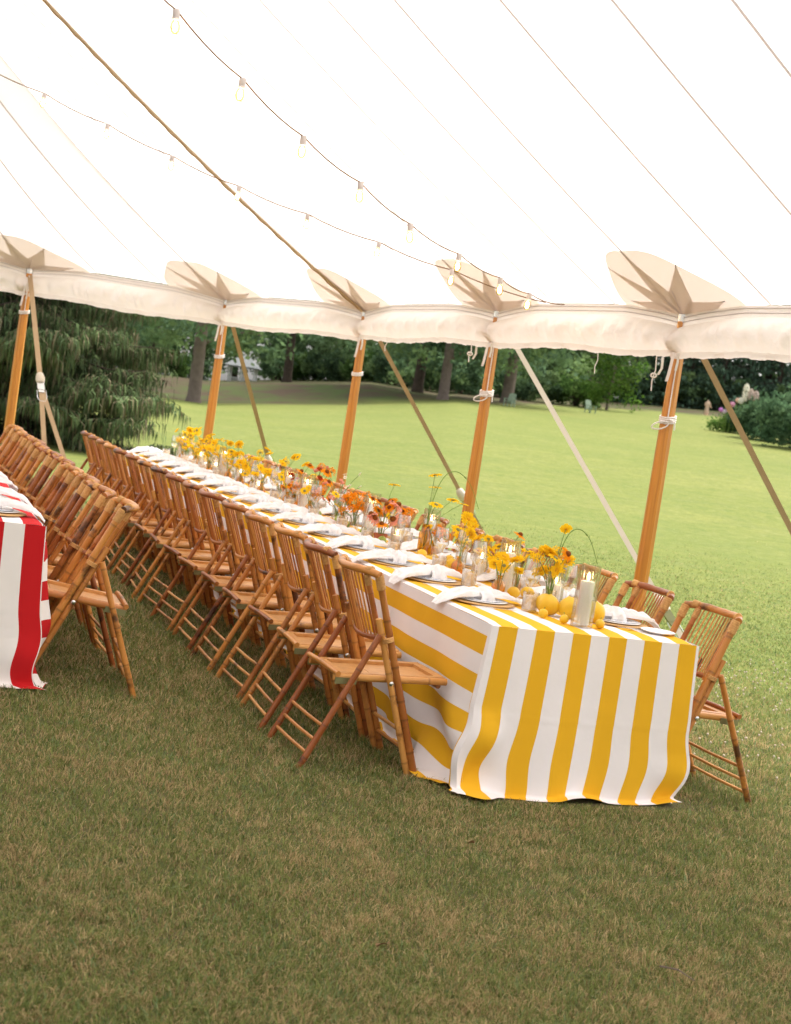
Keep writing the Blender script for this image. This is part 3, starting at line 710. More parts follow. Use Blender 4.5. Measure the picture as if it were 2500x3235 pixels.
# ---- string lights
def bulb_meshes():
    so = MB().lathe([(.016, 0), (.018, -.004), (.018, -.036), (.0165, -.04), (.0185, -.042), (.0185, -.05), (.012, -.052)], 12).mesh('socket', 'socket')
    gl = MB().lathe([(.012, -.05), (.017, -.058), (.023, -.075), (.0245, -.09), (.021, -.106), (.012, -.118), (0, -.121)], 14).mesh('bulb', 'bulb_glass')
    fi = MB().lathe([(0, -.058), (.0095, -.066), (.0125, -.082), (.0115, -.097), (.006, -.107), (0, -.109)], 10).mesh('filament', 'bulb')
    return so, gl, fi
SO, GL, FI = bulb_meshes()
def string_light(name, label, pts_uv, p_start, p_end, extra_first=None):
    a, b = Vector(p_start), Vector(p_end); nrm = (b-a).cross(Vector((0, 0, 1))).normalized()
    pos = []
    for (u, v) in pts_uv:
        d = ray(u, v); t = (a-CAM).dot(nrm)/d.dot(nrm); pos.append(CAM+d*t)
    root = thing(name, label, 'string lights', b, 0, 'festoon bulbs strung through the tent')
    full = [a]+pos+[b]; cab = []
    for i in range(len(full)-1):
        for q in range(5):
            f = q/5; z = -.022*4*f*(1-f); cab.append(full[i].lerp(full[i+1], f)+Vector((0, 0, z))-b)
    cab.append(full[-1]-b)
    MB().tube(cab, .0045, 6).build('cable', 'cable', root)
    for i, p in enumerate(pos):
        s = link('socket', SO, root, p-b+Vector((0, 0, .004))); s.scale = (1.05,)*3; s.rotation_euler = (random.uniform(-.12, .12), random.uniform(-.12, .12), 0)
        g = link('bulb', GL, s); link('filament', FI, s)
        
eav = at_z(1783, 962, 2.60)
string_light('string_lights', 'brown festoon cable with large glowing bulbs hanging well below the roof', [(558, 32), (768, 250), (960, 432), (1140, 577), (1297, 708), (1452, 803), (1582, 878), (1675, 928)], at_d(430, -120, 7.2), eav)
string_light('string_lights', 'thin festoon cable with small bulbs crossing the tan webbing strap', [(142, 295), (341, 392), (545, 492), (757, 588), (973, 676), (1199, 765), (1429, 853)], at_d(-90, 185, 12.6), eav+Vector((-.1, .12, 0)))
pb = PP[0]; 
string_light('string_lights', 'single glowing bulb on a short cable beside the pole by the spruce', [(62, 815)], at_d(-200, 700, 15.5), at_d(118, 832, 16.6))

# ================================================================== CHAIRS
def bamboo_mb(p0, p1, r0, r1=None, nodes=4, n=10, seed=0, bevel=0):
    p0, p1 = Vector(p0), Vector(p1); r1 = r1 or r0; rv = random.Random(seed)
    ks = sorted([(q+.5+rv.uniform(-.25, .25))/nodes for q in range(nodes)]) if nodes else []
    st = [(0, r0)]
    for k in ks:
        r = r0+(r1-r0)*k; st += [(k-.012, r*.99), (k-.003, r*1.09), (k+.002, r*.97), (k+.007, r*1.07), (k+.02, r)]
    st.append((1, r1)); st = sorted(st)
    mb = MB().tube([p0.lerp(p1, max(0, min(1, s))) for s, r in st], [r for s, r in st], n)
    mb.nd = [max([0.]+[max(0., 1-abs(q-k)/.006) for k in ks]) for q, r in st for _ in range(n)]
    return mb
def make_chair():
    t = link('bamboo_folding_chair', None)
    HB, XT, XF, XR = .90, -.06, .28, -.28
    ax = Vector((XT-XF, 0, HB)).normalized(); rear = Vector((-ax.z, 0, ax.x)).normalized()   # perpendicular, to the rear
    if rear.x > 0: rear = -rear
    yM = .215
    def post(z, y): return Vector((XF+(XT-XF)*z/HB, y, z))
    parts = []
    for s in (-1, 1):
        bamboo_mb(post(0, s*yM), post(HB-.02, s*yM), .0185, .016, 6, 10, 3+s).build('back_post', 'bamboo', t)
        off = rear*.034+Vector((0, -s*.006, 0))
        bamboo_mb(post(0, s*yM)+off*1.0+Vector((0, 0, .012)), post(.70, s*yM)+off, .0155, .015, 5, 10, 8+s).build('front_leg', 'bamboo_pale', t)
        top = post(.635, s*yM)+off*1.35+Vector((0, s*.02, 0))
        lg = bamboo_mb(Vector((XR, s*.236, 0)), top, .0155, .014, 5, 10, 14+s).build('rear_leg', 'bamboo', t)
        # seat rail
        bamboo_mb((-.165, s*.175, .405), (.375, s*.175, .432), .0165, .0165, 3, 10, 20+s).build('seat_rail', 'bamboo_pale', t)
        bk = MB().box((-.115, s*.197, .395), (.10, .004, .028), Matrix.Rotation(R(-3), 3, 'Y')); bk.build('bracket', 'bracket', t, smooth=False)
        bo = MB().lathe([(.011, 0), (.011, .004), (.006, .007), (0, .007)], 10).build('bolt', 'steel', t)
        bo.location = post(.42, s*(yM+.002))+off+Vector((0, s*.016, 0)); bo.rotation_euler = (R(-90)*s, 0, 0)
    bow = lambda y, d: -d*(1-(y/yM)**2)
    def rail(z, d, r, name, ys, seed, drop=0.):
        pts = []; 
        for i in range(17):
            y = -ys+2*ys*i/16; q = post(z, y)+ax*(drop*(.35-(abs(y)/ys)**3.5)); pts.append(q+rear*(-bow(y*yM/ys if ys > yM else y, d)))
        rad = [r*(1.08 if i in (4, 8, 13) else 1) for i in range(17)]
        MB().tube(pts, rad, 10).build(name, 'bamboo', t)
    rail(HB, .075, .0175, 'top_rail', yM+.012, 1, .034)
    rail(.605, .06, .013, 'lower_rail', yM, 2)
    def back_pt(z, y): 
        d = .06+(.075-.06)*(z-.605)/(HB-.605); return post(z, y)+rear*(-bow(y, d))
    for s in (-1, 1):
        bamboo_mb(back_pt(.585, s*.155), back_pt(HB-.005, s*.155), .0135, .0135, 2, 9, 31+s).build('inner_post', 'slat', t)
    for i in range(11):
        y = -.128+.256*i/10
        MB().tube([back_pt(.60, y), back_pt(.75, y), back_pt(HB-.008, y)], .0046, 6).build('slat', 'slat', t)
    def wrap(c, axis, r, L, name='rattan_wrap', turns=6):
        mb = MB(); axis = Vector(axis).normalized(); st = []
        for q in range(turns):
            z0 = -L/2+L*q/turns; z1 = z0+L/turns
            st += [(z0+.0002, r*.96), ((z0+z1)/2, r*1.05), (z1-.0002, r*.96)]
        mb.tube([Vector(c)+axis*z for z, _ in st], [x for _, x in st], 10); mb.build(name, 'rattan', t)
    for s in (-1, 1):
        wrap(post(HB-.052, s*yM), ax, .0205, .065)
        wrap(back_pt(HB-.04, s*.155), ax, .0168, .05)
        wrap(back_pt(.615, s*.155), ax, .0165, .03, turns=4)
        wrap(post(.605, s*yM)+rear*.012, ax, .0285, .022, turns=3)
        tp = (back_pt(HB, s*.175)+Vector((0, 0, 0))); wrap(tp, back_pt(HB, s*.2)-back_pt(HB, s*.15), .0198, .035, turns=4)
    # seat: boards recessed inside a raised border
    tilt = lambda x: .4155+.05*x
    for i in range(3):
        x0 = -.10+.145*i
        mb = MB(); x1 = x0+.142
        mb.add([(x0, -.13, tilt(x0)), (x1, -.13, tilt(x1)), (x1, .13, tilt(x1)), (x0, .13, tilt(x0)), (x0, -.13, tilt(x0)-.012), (x1, -.13, tilt(x1)-.012), (x1, .13, tilt(x1)-.012), (x0, .13, tilt(x0)-.012)],
               [(0, 1, 2, 3), (7, 6, 5, 4), (0, 4, 5, 1), (1, 5, 6, 2), (2, 6, 7, 3), (3, 7, 4, 0)])
        mb.build('seat_board', 'seat', t, smooth=False)
    for s in (-1, 1):
        mb = MB().box((.118, s*.148, tilt(.118)+.007), (.505, .034, .016), Matrix.Rotation(R(-2.86), 3, 'Y')); mb.build('seat_border', 'seat', t, smooth=False)
        xx = .355 if s > 0 else -.125
        mb = MB().box((xx, 0, tilt(xx)+.006), (.045, .262, .016), Matrix.Rotation(R(-2.86), 3, 'Y')); mb.build('seat_border', 'seat', t, smooth=False)
    MB().tube([(-.16, -.21, .425), (-.16, 0, .43), (-.16, .21, .425)], .0125, 9).build('cross_rail', 'bamboo', t)
    MB().tube([(.34, -.175, .41), (.34, .175, .41)], .0125, 9).build('cross_rail', 'bamboo', t)
    for z in (.068, .128, .192):
        f = z/.635; xr = XR+(.0-XR)*f; MB().tube([(xr, -.236, z), (xr, 0, z-.003), (xr, .236, z)], .008, 7).build('rear_rung', 'bamboo_pale', t)
    for z in (.10, .18):
        q = post(z, 0); MB().tube([(q.x, -yM, z), (q.x, yM, z)], .0085, 7).build('front_rung', 'bamboo_pale', t)
    return t
CH = make_chair(); chair_used = [False]
def put_chair(x, y, face, label, group, jit=.02):
    if not chair_used[0]: o = CH; chair_used[0] = True
    else: o = copy_tree(CH)
    x += random.uniform(-jit, jit); y += random.uniform(-jit, jit)
    zf, zr = ghs(x+.28*face, y), ghs(x-.28*face, y)
    o.location = (x, y, (zf+zr)/2); rz = (0 if face > 0 else math.pi)+random.uniform(-.06, .06)
    o.rotation_euler = Euler((0, -math.atan2(zf-zr, .56), rz), 'XYZ')
    tag(o, label, 'chair', group); return o
NSET = 16; PITCHY = .617
for i in range(NSET):
    put_chair(-.44, .475+PITCHY*i, 1, f'{ORD[i]} bamboo folding chair from the striped end, aisle side of yellow table', 'bamboo chairs on the aisle side of the yellow table')
for i in range(NSET):
    put_chair(1.18, .285+PITCHY*i, -1, f'{ORD[i]} bamboo folding chair from the striped end, lawn side of yellow table', 'bamboo chairs on the lawn side of the yellow table')
RTX, RTY = -1.85, .95
for i in range(11):
    put_chair(-1.58, RTY+.40+.62*i, -1, f'{ORD[i]} bamboo folding chair from the corner of the red striped cloth', 'bamboo chairs along the red table')

# ================================================================== TABLECLOTHS
def tablecloth(name, label, x0, x1, y0, y1, zt, mat, gz, push_right=0., seed=1, flare=0., taper=.45):
    """one draped cloth: top sheet, long sides, near end; attribute su = distance across the stripes"""
    rv = random.Random(seed); V, Fc, SU = [], [], []
    def grid(fn, na, nb):
        b = len(V)
        for i in range(na+1):
            for j in range(nb+1):
                p, su = fn(i/na, j/nb); V.append(tuple(p)); SU.append(su)
        for i in range(na):
            for j in range(nb): q = b+i*(nb+1)+j; Fc.append((q, q+nb+1, q+nb+2, q+1))
    W, L = x1-x0, y1-y0; er = .012
    def gzat(x, y): return ghs(x, y)
    # top with rounded edge
    def top(a, b):
        x = x0+W*a; y = y0+L*b; z = zt
        z += .0012*math.sin(x*21+y*3)+.001*math.sin(y*8)
        if a in (0, 1): z -= er*.6
        if b in (0,): z -= er*.6
        return Vector((x, y, z)), x-x0
    grid(top, 40, 120)
    ph = [rv.uniform(0, 6.28) for _ in range(12)]
    def folds(s, v):
        return (math.sin(s*7.5+ph[0]+.8*math.sin(s*2.1+ph[1]))*.55+math.sin(s*13+ph[2]+1.2*math.sin(s*3.3))*.35+math.sin(s*23+ph[3])*.14)
    Hh = zt-gz
    DROP = Hh+.035
    def side(sgn):
        # sgn: -1 aisle side, +1 other side
        def f(a, b):
            y = y0+L*(a**1.35)
            v = b; q = v*DROP
            x = x0 if sgn < 0 else x1
            out = .006+.020*v+.034*v**1.4*folds(y, v)*(1 if v > .04 else 0)
            g = gzat(x, y); z = zt-.006-q
            # bunched swags where the cloth meets the turf near the corner
            nc = math.exp(-((y-y0-.30)/.34)**2)
            out += nc*(.06*v**2.2+.085*math.sin(max(0, (v-.50))/.5*math.pi*2.1+y*8-1.)*max(0, v-.45)*1.7)
            z += nc*.10*max(0, v-.55)*math.sin(y*13+2)
            if sgn > 0 and push_right:
                yy = max(0, min(1, (y-y0-.10)/.30)); k = max(0, min(1, (v-.05)/.45)); out -= push_right*yy*k*k*(3-2*k)
            if sgn > 0 and flare: out += flare*(math.exp(-((y-y0-.33)/.20)**2)-math.exp(-(.33/.20)**2)*math.exp(-((y-y0)/.1)**2))*math.sin(math.pi*min(1, v*1.02)**1.25)
            lim = g+.006+.012*math.sin(y*17+ph[5])**2
            if sgn > 0: out -= math.exp(-((y-y0)/.16)**2)*taper*(.05*v*v+.05*max(0, (v-.62)/.38)**2)
            if z < lim: out += (lim-z)*(.35 if sgn < 0 else .1); z = lim+.01*abs(math.sin(y*31+ph[6]))
            return Vector((x+sgn*out, y, z)), ((-q) if sgn < 0 else W+q)
        return f
    sideL, sideR = side(-1), side(1)
    grid(sideL, 220, 40); grid(sideR, 120, 24)
    # near end, wraps the corner with a folded flap on the aisle side
    def end(a, b):
        v = b; q = v*DROP; xl = sideL(0, b)[0].x-.010-.012*v; xr = sideR(0, b)[0].x+.006; x = xl+(xr-xl)*a
        out = .007+.016*v+.018*v*math.sin(x*7+ph[7])+.012*v**2*math.sin(x*15+ph[8]+v)
        z = zt-.006-q; dx = 0
        cl = math.exp(-((x-x0-.02)/.075)**2); low = max(0, (v-.62)/.38)
        lo2 = max(0, (v-.45)/.55); out += cl*lo2*(.10*math.sin(lo2*6.0+.4)+.09*lo2)
        dx += cl*lo2*.05*math.sin(lo2*5.0+a*9)
        crs = .0016*math.exp(-((v-.50)/.006)**2); out += crs
        cr = math.exp(-((x-x1+.03)/.09)**2); out += cr*low*.03*math.sin(low*6); dx += 0
        g = gzat(x, y0); lim = g+.006+.02*max(0, math.sin(x*12+ph[9]))+.012*(1-abs(math.sin(x*5.3+.7)))
        if z < lim: out += (lim-z)*.8; z = lim
        # side return of the flap
        if a < .018: out -= .0
        return Vector((x+dx, y0-out, z)), W*a if a < .9 else W*a
    grid(end, 110, 60)
    # returned edge of the flap at the aisle corner
    def ret(a, b):
        p, su = end(0, b); v = b
        inn = a*(.025+.06*v)
        return p+Vector((-.016*math.sin(a*math.pi)*v+.02*max(0, v-.6)*math.sin(a*9), inn, 0)), su-.002-a*(.03+.10*v)
    grid(ret, 5, 60)
    me = bpy.data.meshes.new(name); me.from_pydata(V, [], Fc); me.polygons.foreach_set('use_smooth', [True]*len(me.polygons))
    at = me.attributes.new('su', 'FLOAT', 'POINT'); at.data.foreach_set('value', SU); me.materials.append(M[mat])
    return tag(link(name, me), label, 'tablecloth')
TLEN = 10.15
tablecloth('striped_tablecloth', 'yellow and white striped cloth draped over the long table', 0, 1.017, 0, TLEN, .76, 'yellow_cloth', 0, push_right=.24, seed=3)
RZ = ghs(-1.95, 2.0)
tablecloth('striped_tablecloth', 'red and white striped cloth draped over the table across the aisle', RTX-1.017, RTX, RTY, RTY+7.2, .76+RZ, 'red_cloth', RZ, push_right=.30, seed=9, flare=.26, taper=0.)

# ================================================================== TABLEWARE
ZT = .763
charger_me = MB().lathe([(0, .001), (.155, .001), (.162, .003), (.163, .006), (.158, .0085), (.12, .008), (0, .0075)], 36).mesh('charger', 'wicker')
plate_me = MB().lathe([(0, .0), (.09, .0), (.126, .004), (.130, .0065), (.126, .008), (.09, .005), (0, .004)], 36).mesh('dinner_plate', 'china')
salad_me = MB().lathe([(0, .0), (.075, .0), (.103, .003), (.105, .005), (.101, .0065), (.075, .004), (0, .0035)], 32).mesh('salad_plate', 'blue_china')
bread_me = MB().lathe([(0, .0), (.05, .0), (.058, .004), (.082, .011), (.083, .013), (.08, .013), (.055, .007), (0, .004)], 28).mesh('bread_plate', 'china')
def cutlery():
    k = MB().add([(-.11, -.006, 0), (.0, -.007, 0), (.0, .007, 0), (-.11, .006, 0), (-.11, -.006, .004), (0, -.007, .005), (0, .007, .005), (-.11, .006, .004)], [(3, 2, 1, 0), (4, 5, 6, 7), (0, 1, 5, 4), (1, 2, 6, 5), (2, 3, 7, 6), (3, 0, 4, 7)])
    k.add([(0, -.004, .001), (.10, -.009, .001), (.12, .004, .001), (0, .006, .001), (0, -.004, .004), (.10, -.009, .002), (.12, .004, .002), (0, .006, .004)], [(3, 2, 1, 0), (4, 5, 6, 7), (0, 1, 5, 4), (1, 2, 6, 5), (2, 3, 7, 6), (3, 0, 4, 7)])
    f = MB().box((-.05, 0, .003), (.12, .009, .004)); f.box((.035, 0, .005), (.05, .022, .003))
    for q in (-.0085, -.0028, .0028, .0085): f.box((.082, q, .005), (.045, .0028, .0025))
    return k.mesh('knife', 'silver', False), f.mesh('fork', 'silver', False)
knife_me, fork_me = cutlery()
def napkin_mesh(seed):
    """linen square gathered into a loose rope, knotted once over the plate"""
    rv = random.Random(seed); mb = MB(); j = lambda q: rv.uniform(-q, q)
    f1, f2, f3 = rv.uniform(0, 6), rv.uniform(0, 6), rv.uniform(0, 6)
    def rope(P, n=26, sub=7):
        pts = []
        for i in range(len(P)-1):
            for q in range(sub):
                f = q/sub; f = f*f*(3-2*f)*.4+f*.6
                pts.append((Vector(P[i][0]).lerp(Vector(P[i+1][0]), f), P[i][1]*(1-f)+P[i+1][1]*f, P[i][2]*(1-f)+P[i+1][2]*f))
        pts.append((Vector(P[-1][0]), P[-1][1], P[-1][2])); G = []; m = len(pts)
        for i, (p, w_, h_) in enumerate(pts):
            tg = pts[min(m-1, i+1)][0]-pts[max(0, i-1)][0]; tg.z = 0; tg.normalize(); sd = Vector((-tg.y, tg.x, 0)); row = []; u = i/m
            for k in range(n+1):
                th = math.pi*k/n; x = -math.cos(th); e = max(0., math.sin(th))**.55
                cr = .34*math.cos(x*9+f1+1.6*math.sin(u*5+f2))+.22*math.cos(x*17+f3-u*6)+.16*math.sin(u*19+x*4+f2)
                row.append(p+sd*(x*w_*(1+.12*math.sin(u*11+f1+(3 if x > 0 else 0))))+Vector((0, 0, e*h_*.78*(1+cr*1.05)-(.002 if k in (0, n) else 0))))
            G.append(row)
        mb.grid(G)
    a1, a2 = .05+j(.03), -.06+j(.03)
    rope([((.245+j(.015), a1*1.5, -.034), .020, .006), ((.218, a1*1.35, -.006), .045, .010), ((.185, a1*1.2, .010), .056, .016), ((.135, a1*.8, .018), .052, .026), ((.085, a1*.45, .022), .046, .030), ((.04, a1*.1, .024), .034, .034), ((.0, 0, .022), .028, .034)])
    rope([((.0, 0, .022), .028, .034), ((-.04, a2*.15, .024), .036, .034), ((-.085, a2*.5, .022), .05, .028), ((-.135, a2*.9, .016), .056, .024), ((-.18, a2*1.3, .006), .052, .016), ((-.215, a2*1.6, -.002), .034, .009), ((-.235, a2*1.75, -.006), .01, .004)])
    # flat knot: a band of folds wrapped across the rope
    G = []; n, m = 22, 22
    for i in range(n+1):
        th = math.pi*(-.12+1.24*i/n); row = []
        for k in range(m+1):
            x = -1+2*k/m; e = (1-abs(x)**3)
            rd = 1+.12*math.cos(x*4.2+f2+th*.8)+.05*math.cos(x*7+f1-th*3)
            row.append(Vector((x*.040*(1+.15*math.sin(th*2+f1))+.012*math.cos(th), -math.cos(th)*.056*rd*(.82+.18*e), .014+math.sin(th)*.042*rd*(.72+.28*e))))
        G.append(row)
    mb.grid(G)
    return mb.mesh('napkin', 'linen')
napkins = [napkin_mesh(s) for s in range(1, 10)]
# tumblers
tum_me = MB().lathe([(.0, .004), (.034, .004), (.0355, 0), (.0375, .004), (.040, .09), (.0385, .09), (.036, .008), (0, .007)], 32, flute=.012, flute_n=16).mesh('tumbler_glass', 'fluted')
ice_me = MB().lathe([(0, .009), (.0352, .009), (.0375, .072), (.02, .074), (0, .073)], 24).mesh('iced_water', 'iced')
lem_me = MB().lathe([(0, -.0025), (.022, -.0025), (.0235, 0), (.022, .0025), (0, .0025)], 20).mesh('lemon_slice', pbr('lemon_slice', (.85, .60, .16), .4, .4, noise=(80, .6, (.9, .75, .4))))
# wine glass
wg_me = MB().lathe([(0, .001), (.036, .001), (.037, .003), (.012, .006), (.0042, .012), (.0036, .09), (.006, .098), (.022, .112), (.043, .135), (.0455, .145), (.043, .18), (.0355, .235), (.0345, .235), (.042, .18), (.0445, .146), (.042, .137), (.02, .116), (0, .104)], 28).mesh('wine_glass_bowl', 'glass')
wine_me = MB().lathe([(0, .106), (.019, .117), (.0405, .138), (0, .139)], 24).mesh('white_wine', 'wine')
def tumbler(x, y, label, grp, lemon=True):
    r = thing('tumbler', label, 'tumbler', (x, y, ZT), random.uniform(0, 6), grp)
    link('fluted_glass', tum_me, r); link('iced_water', ice_me, r)
    if lemon:
        l = link('lemon_slice', lem_me, r, (.018*random.choice((-1, 1)), -.012, .05)); l.rotation_euler = (R(80), 0, random.uniform(0, 3))
    return r
def wineglass(x, y, label, grp):
    r = thing('wine_glass', label, 'wine glass', (x, y, ZT), random.uniform(0, 6), grp)
    link('glass', wg_me, r); link('white_wine', wine_me, r); return r
def setting(i, sidename, x, y, face, z=ZT, near=True, tw=True):
    """place setting at (x,y); face=-1: the diner's edge is to -x"""
    w_ = f'at the {ORD[i]} place, {sidename}'
    j = random.uniform
    c = tag(link('charger', charger_me, None, (x, y, z)), 'round tan wicker charger '+w_, 'charger', 'wicker chargers'); c.rotation_euler.z = j(0, 6)
    d = tag(link('dinner_plate', plate_me, None, (x+j(-.006, .006), y+j(-.006, .006), z+.0085)), 'white china dinner plate '+w_, 'plate', 'white dinner plates')
    s = tag(link('salad_plate', salad_me, None, (x+j(-.008, .008), y+j(-.008, .008), z+.0135)), 'blue patterned salad plate '+w_, 'plate', 'blue patterned salad plates'); s.rotation_euler.z = j(0, 6)
    n = tag(link('napkin', random.choice(napkins), None, (x, y, z+.010)), 'knotted white linen napkin '+w_, 'napkin', 'knotted white napkins')
    n.rotation_euler.z = (math.pi if face < 0 else 0)+j(-.45, .15); sc = j(1.0, 1.12); n.scale = (sc, sc*j(1.0, 1.25), sc*j(.9, 1.1))
    for nm, me, dy in (('knife', knife_me, -.195), ('fork', fork_me, .195)):
        k = tag(link(nm, me, None, (x+face*.02, y+dy*face*-1, z+.001)), f'silver {nm} laid beside the plate '+w_, nm, f'silver {nm}s'); k.rotation_euler.z = (0 if face < 0 else math.pi)+j(-.06, .06)
for i in range(NSET):
    y = .67+PITCHY*i+(.05 if i == 1 else 0)
    if y < TLEN-.1:
        setting(i, 'aisle side of yellow table', .215, y, -1)
        tumbler(.40+random.uniform(-.03, .05), y-.12+random.uniform(-.05, .03), f'tumbler of iced lemon water at the {ORD[i]} place, aisle side of yellow table', 'iced water tumblers')
        wineglass(.47+random.uniform(-.03, .04), y+.06+random.uniform(-.06, .05), f'clear stemmed wine glass at the {ORD[i]} place, aisle side of yellow table', 'wine glasses')
    y = .43+PITCHY*i
    setting(i, 'lawn side of yellow table', .815, y, 1)
    tumbler(.66+random.uniform(-.02, .02), y+.14, f'tumbler of iced lemon water at the {ORD[i]} place, lawn side of yellow table', 'iced water tumblers')
    wineglass(.62+random.uniform(-.03, .03), y+.22+random.uniform(-.05, .05), f'clear stemmed wine glass at the {ORD[i]} place, lawn side of yellow table', 'wine glasses')
b = tag(link('bread_plate', bread_me, None, (.925, .20, ZT)), 'small white bread plate at the lawn side corner of the yellow table', 'plate')
# red table: place settings along the aisle edge
for i in range(8):
    y = RTY+.28+.62*i; z = ZT+RZ; x = RTX-.215
    w_ = f'at the {ORD[i]} place of the red table'
    tag(link('charger', charger_me, None, (x, y, z)), 'round tan wicker charger '+w_, 'charger', 'wicker chargers')
    tag(link('dinner_plate', plate_me, None, (x, y, z+.009)), 'white china dinner plate '+w_, 'plate', 'white dinner plates')
    tag(link('salad_plate', salad_me, None, (x, y, z+.0165)), 'blue patterned salad plate '+w_, 'plate', 'blue patterned salad plates')
    n = tag(link('napkin', napkins[i % 4], None, (x, y, z+.016)), 'knotted white linen napkin '+w_, 'napkin', 'knotted white napkins'); n.rotation_euler.z = random.uniform(-.4, .3)

# ---- hurricanes with pillar candles
def hurricane_meshes(h, r):
    prof = [(0, .004), (r*.96, .004), (r, 0), (r, .006), (r, h*.5), (r*1.01, h), (r*.955, h), (r*.945, .01), (0, .009)]
    return MB().lathe(prof, 72, flute=.025, flute_n=18).mesh('fluted_cylinder', 'fluted')
def candle_mesh(h, r):
    return MB().lathe([(0, 0), (r, 0), (r*1.01, .003), (r, h*.5), (r*.99, h-.004), (r*.94, h), (r*.75, h-.006), (0, h-.007)], 24).mesh('candle', 'wax')
flame_me = MB().lathe([(0, 0), (.004, .004), (.0062, .012), (.005, .022), (.0022, .031), (0, .037)], 12).mesh('flame', 'flame')
wick_me = MB().lathe([(.0012, -.008), (.0012, .006), (0, .006)], 6).mesh('wick', 'wick')
HUR = {k: (hurricane_meshes(*hv), candle_mesh(*cv), cv[0]) for k, hv, cv in (('tall', (.285, .050), (.20, .033)), ('mid', (.215, .045), (.10, .03)), ('low', (.15, .042), (.055, .028)))}
def hurricane(x, y, kind, label, ch=None):
    r = thing('hurricane_candle', label, 'candle', (x, y, ZT), random.uniform(0, 1), 'candles in ribbed glass cylinders')
    g, c, h = HUR[kind]; link('ribbed_glass', g, r); cn = link('candle', c, r, (0, 0, .011))
    link('wick', wick_me, cn, (0, 0, h)); link('flame', flame_me, cn, (0, 0, h+.003)); return r
hur = [(.51, .18, 'tall', 'tall lit pillar candle in ribbed glass at the striped table end'), (.66, .80, 'mid', 'short lit candle in ribbed glass behind the yellow fruit'), (.53, 1.11, 'tall', 'tall lit pillar candle in ribbed glass beside the second place'),
       (.60, 1.62, 'mid', 'short lit candle in ribbed glass beside the lemons'), (.66, 2.6, 'tall', 'tall lit pillar candle in ribbed glass behind the amber vase'), (.56, 3.45, 'tall', 'tall lit candle in ribbed glass by the green fruit'),
       (.47, 4.72, 'tall', 'tall lit candle in ribbed glass beside the pink blooms'), (.60, 3.0, 'low', 'low lit candle in ribbed glass by the terracotta pot')]
for q in range(7):
    hur.append((.47+random.uniform(-.03, .08), 5.35+q*.68, ['tall', 'low', 'mid'][q % 3], f'lit candle in ribbed glass, {ORD[q]} beyond the pink blooms'))
for h in hur: hurricane(*h)

# ---- fruit
def fruit_mesh(name, r, lng, nip, mat, lob=0, n=16):
    prof = []
    for i in range(13):
        th = math.pi*i/12; z = -math.cos(th)*r*lng; rr = math.sin(th)*r
        if nip and i in (1, 11): rr *= .8; 
        prof.append((max(0, rr), z))
    if nip: prof = [(0, -r*lng-nip)]+prof[1:-1]+[(0, r*lng+nip)]
    return MB().lathe(prof, n, flute=lob, flute_n=4 if lob else 0).mesh(name, mat)
lemon_me = fruit_mesh('lemon', .031, 1.15, .008, 'lemon'); big_me = fruit_mesh('big_fruit', .056, .92, .004, 'lemon', .09, 28); small_me = fruit_mesh('small_fruit', .022, .98, .002, 'lemon'); green_me = fruit_mesh('green_fruit', .031, .95, .002, 'green_fruit')
stalk_me = MB().tube([(0, 0, 0), (.003, 0, .012), (.012, 0, .03), (.028, 0, .042)], [.006, .005, .0045, .006], 7).mesh('stalk', 'stem')
def fruit(x, y, me, r, name, label, cat, lay=True, stalk=False, grp=None):
    root = thing(name, label, cat, (x, y, ZT+r), random.uniform(0, 6), grp)
    b_ = link('flesh', me, root); b_.rotation_euler = (R(90)*(1 if lay else 0)+random.uniform(-.35, .35), random.uniform(-.3, .3), random.uniform(0, 6)); b_.scale = (random.uniform(.9, 1.1), random.uniform(.9, 1.1), random.uniform(.92, 1.08))
    if stalk: link('stalk', stalk_me, root, (0, 0, r*.88))
    else: 
        s_ = link('stalk', stalk_me, root, (0, 0, r*.9)); s_.scale = (.35, .35, .25)
fruit(.47, .47, big_me, .0475, 'yellow_squash', 'large round yellow squash beside the tumbler at the table end', 'squash', False, True)
fruit(.565, .42, big_me, .0475, 'yellow_squash', 'large round yellow squash tucked against the tall end candle', 'squash', False)
fruit(.665, .36, big_me, .0475, 'yellow_pepper', 'yellow pepper with a curling green stalk by the end candle', 'pepper', False, True)
fruit(.385, .33, small_me, .0215, 'yellow_tomato', 'small yellow tomato nearest the tumbler at the table end', 'tomato', False, grp='small yellow tomatoes at the table end')
fruit(.435, .21, small_me, .0215, 'yellow_tomato', 'small yellow tomato in front of the large yellow squash', 'tomato', False, grp='small yellow tomatoes at the table end')
fruit(.60, .17, small_me, .0215, 'yellow_tomato', 'small yellow tomato on the lawn side of the end candle', 'tomato', False, grp='small yellow tomatoes at the table end')
lm = [(.47, 1.42), (.44, 2.0), (.58, 1.98), (.50, 2.06), (.60, .98), (.52, 2.32), (.66, 1.42), (.50, .93), (.63, 2.15)]
for q, (x, y) in enumerate(lm): fruit(x, y, lemon_me, .031, 'lemon', 'whole yellow lemon lying among the glasses and candles', 'lemon', True, grp='lemons along the yellow table')
for q, (x, y) in enumerate([(.46, 2.88), (.50, 3.02), (.48, 3.32), (.50, 3.78), (.55, 4.1), (.47, 4.35), (.60, 3.55)]):
    fruit(x, y, green_me, .029, 'green_tomato', 'round green tomato lying along the middle of the yellow table', 'tomato', False, grp='green tomatoes along the yellow table')

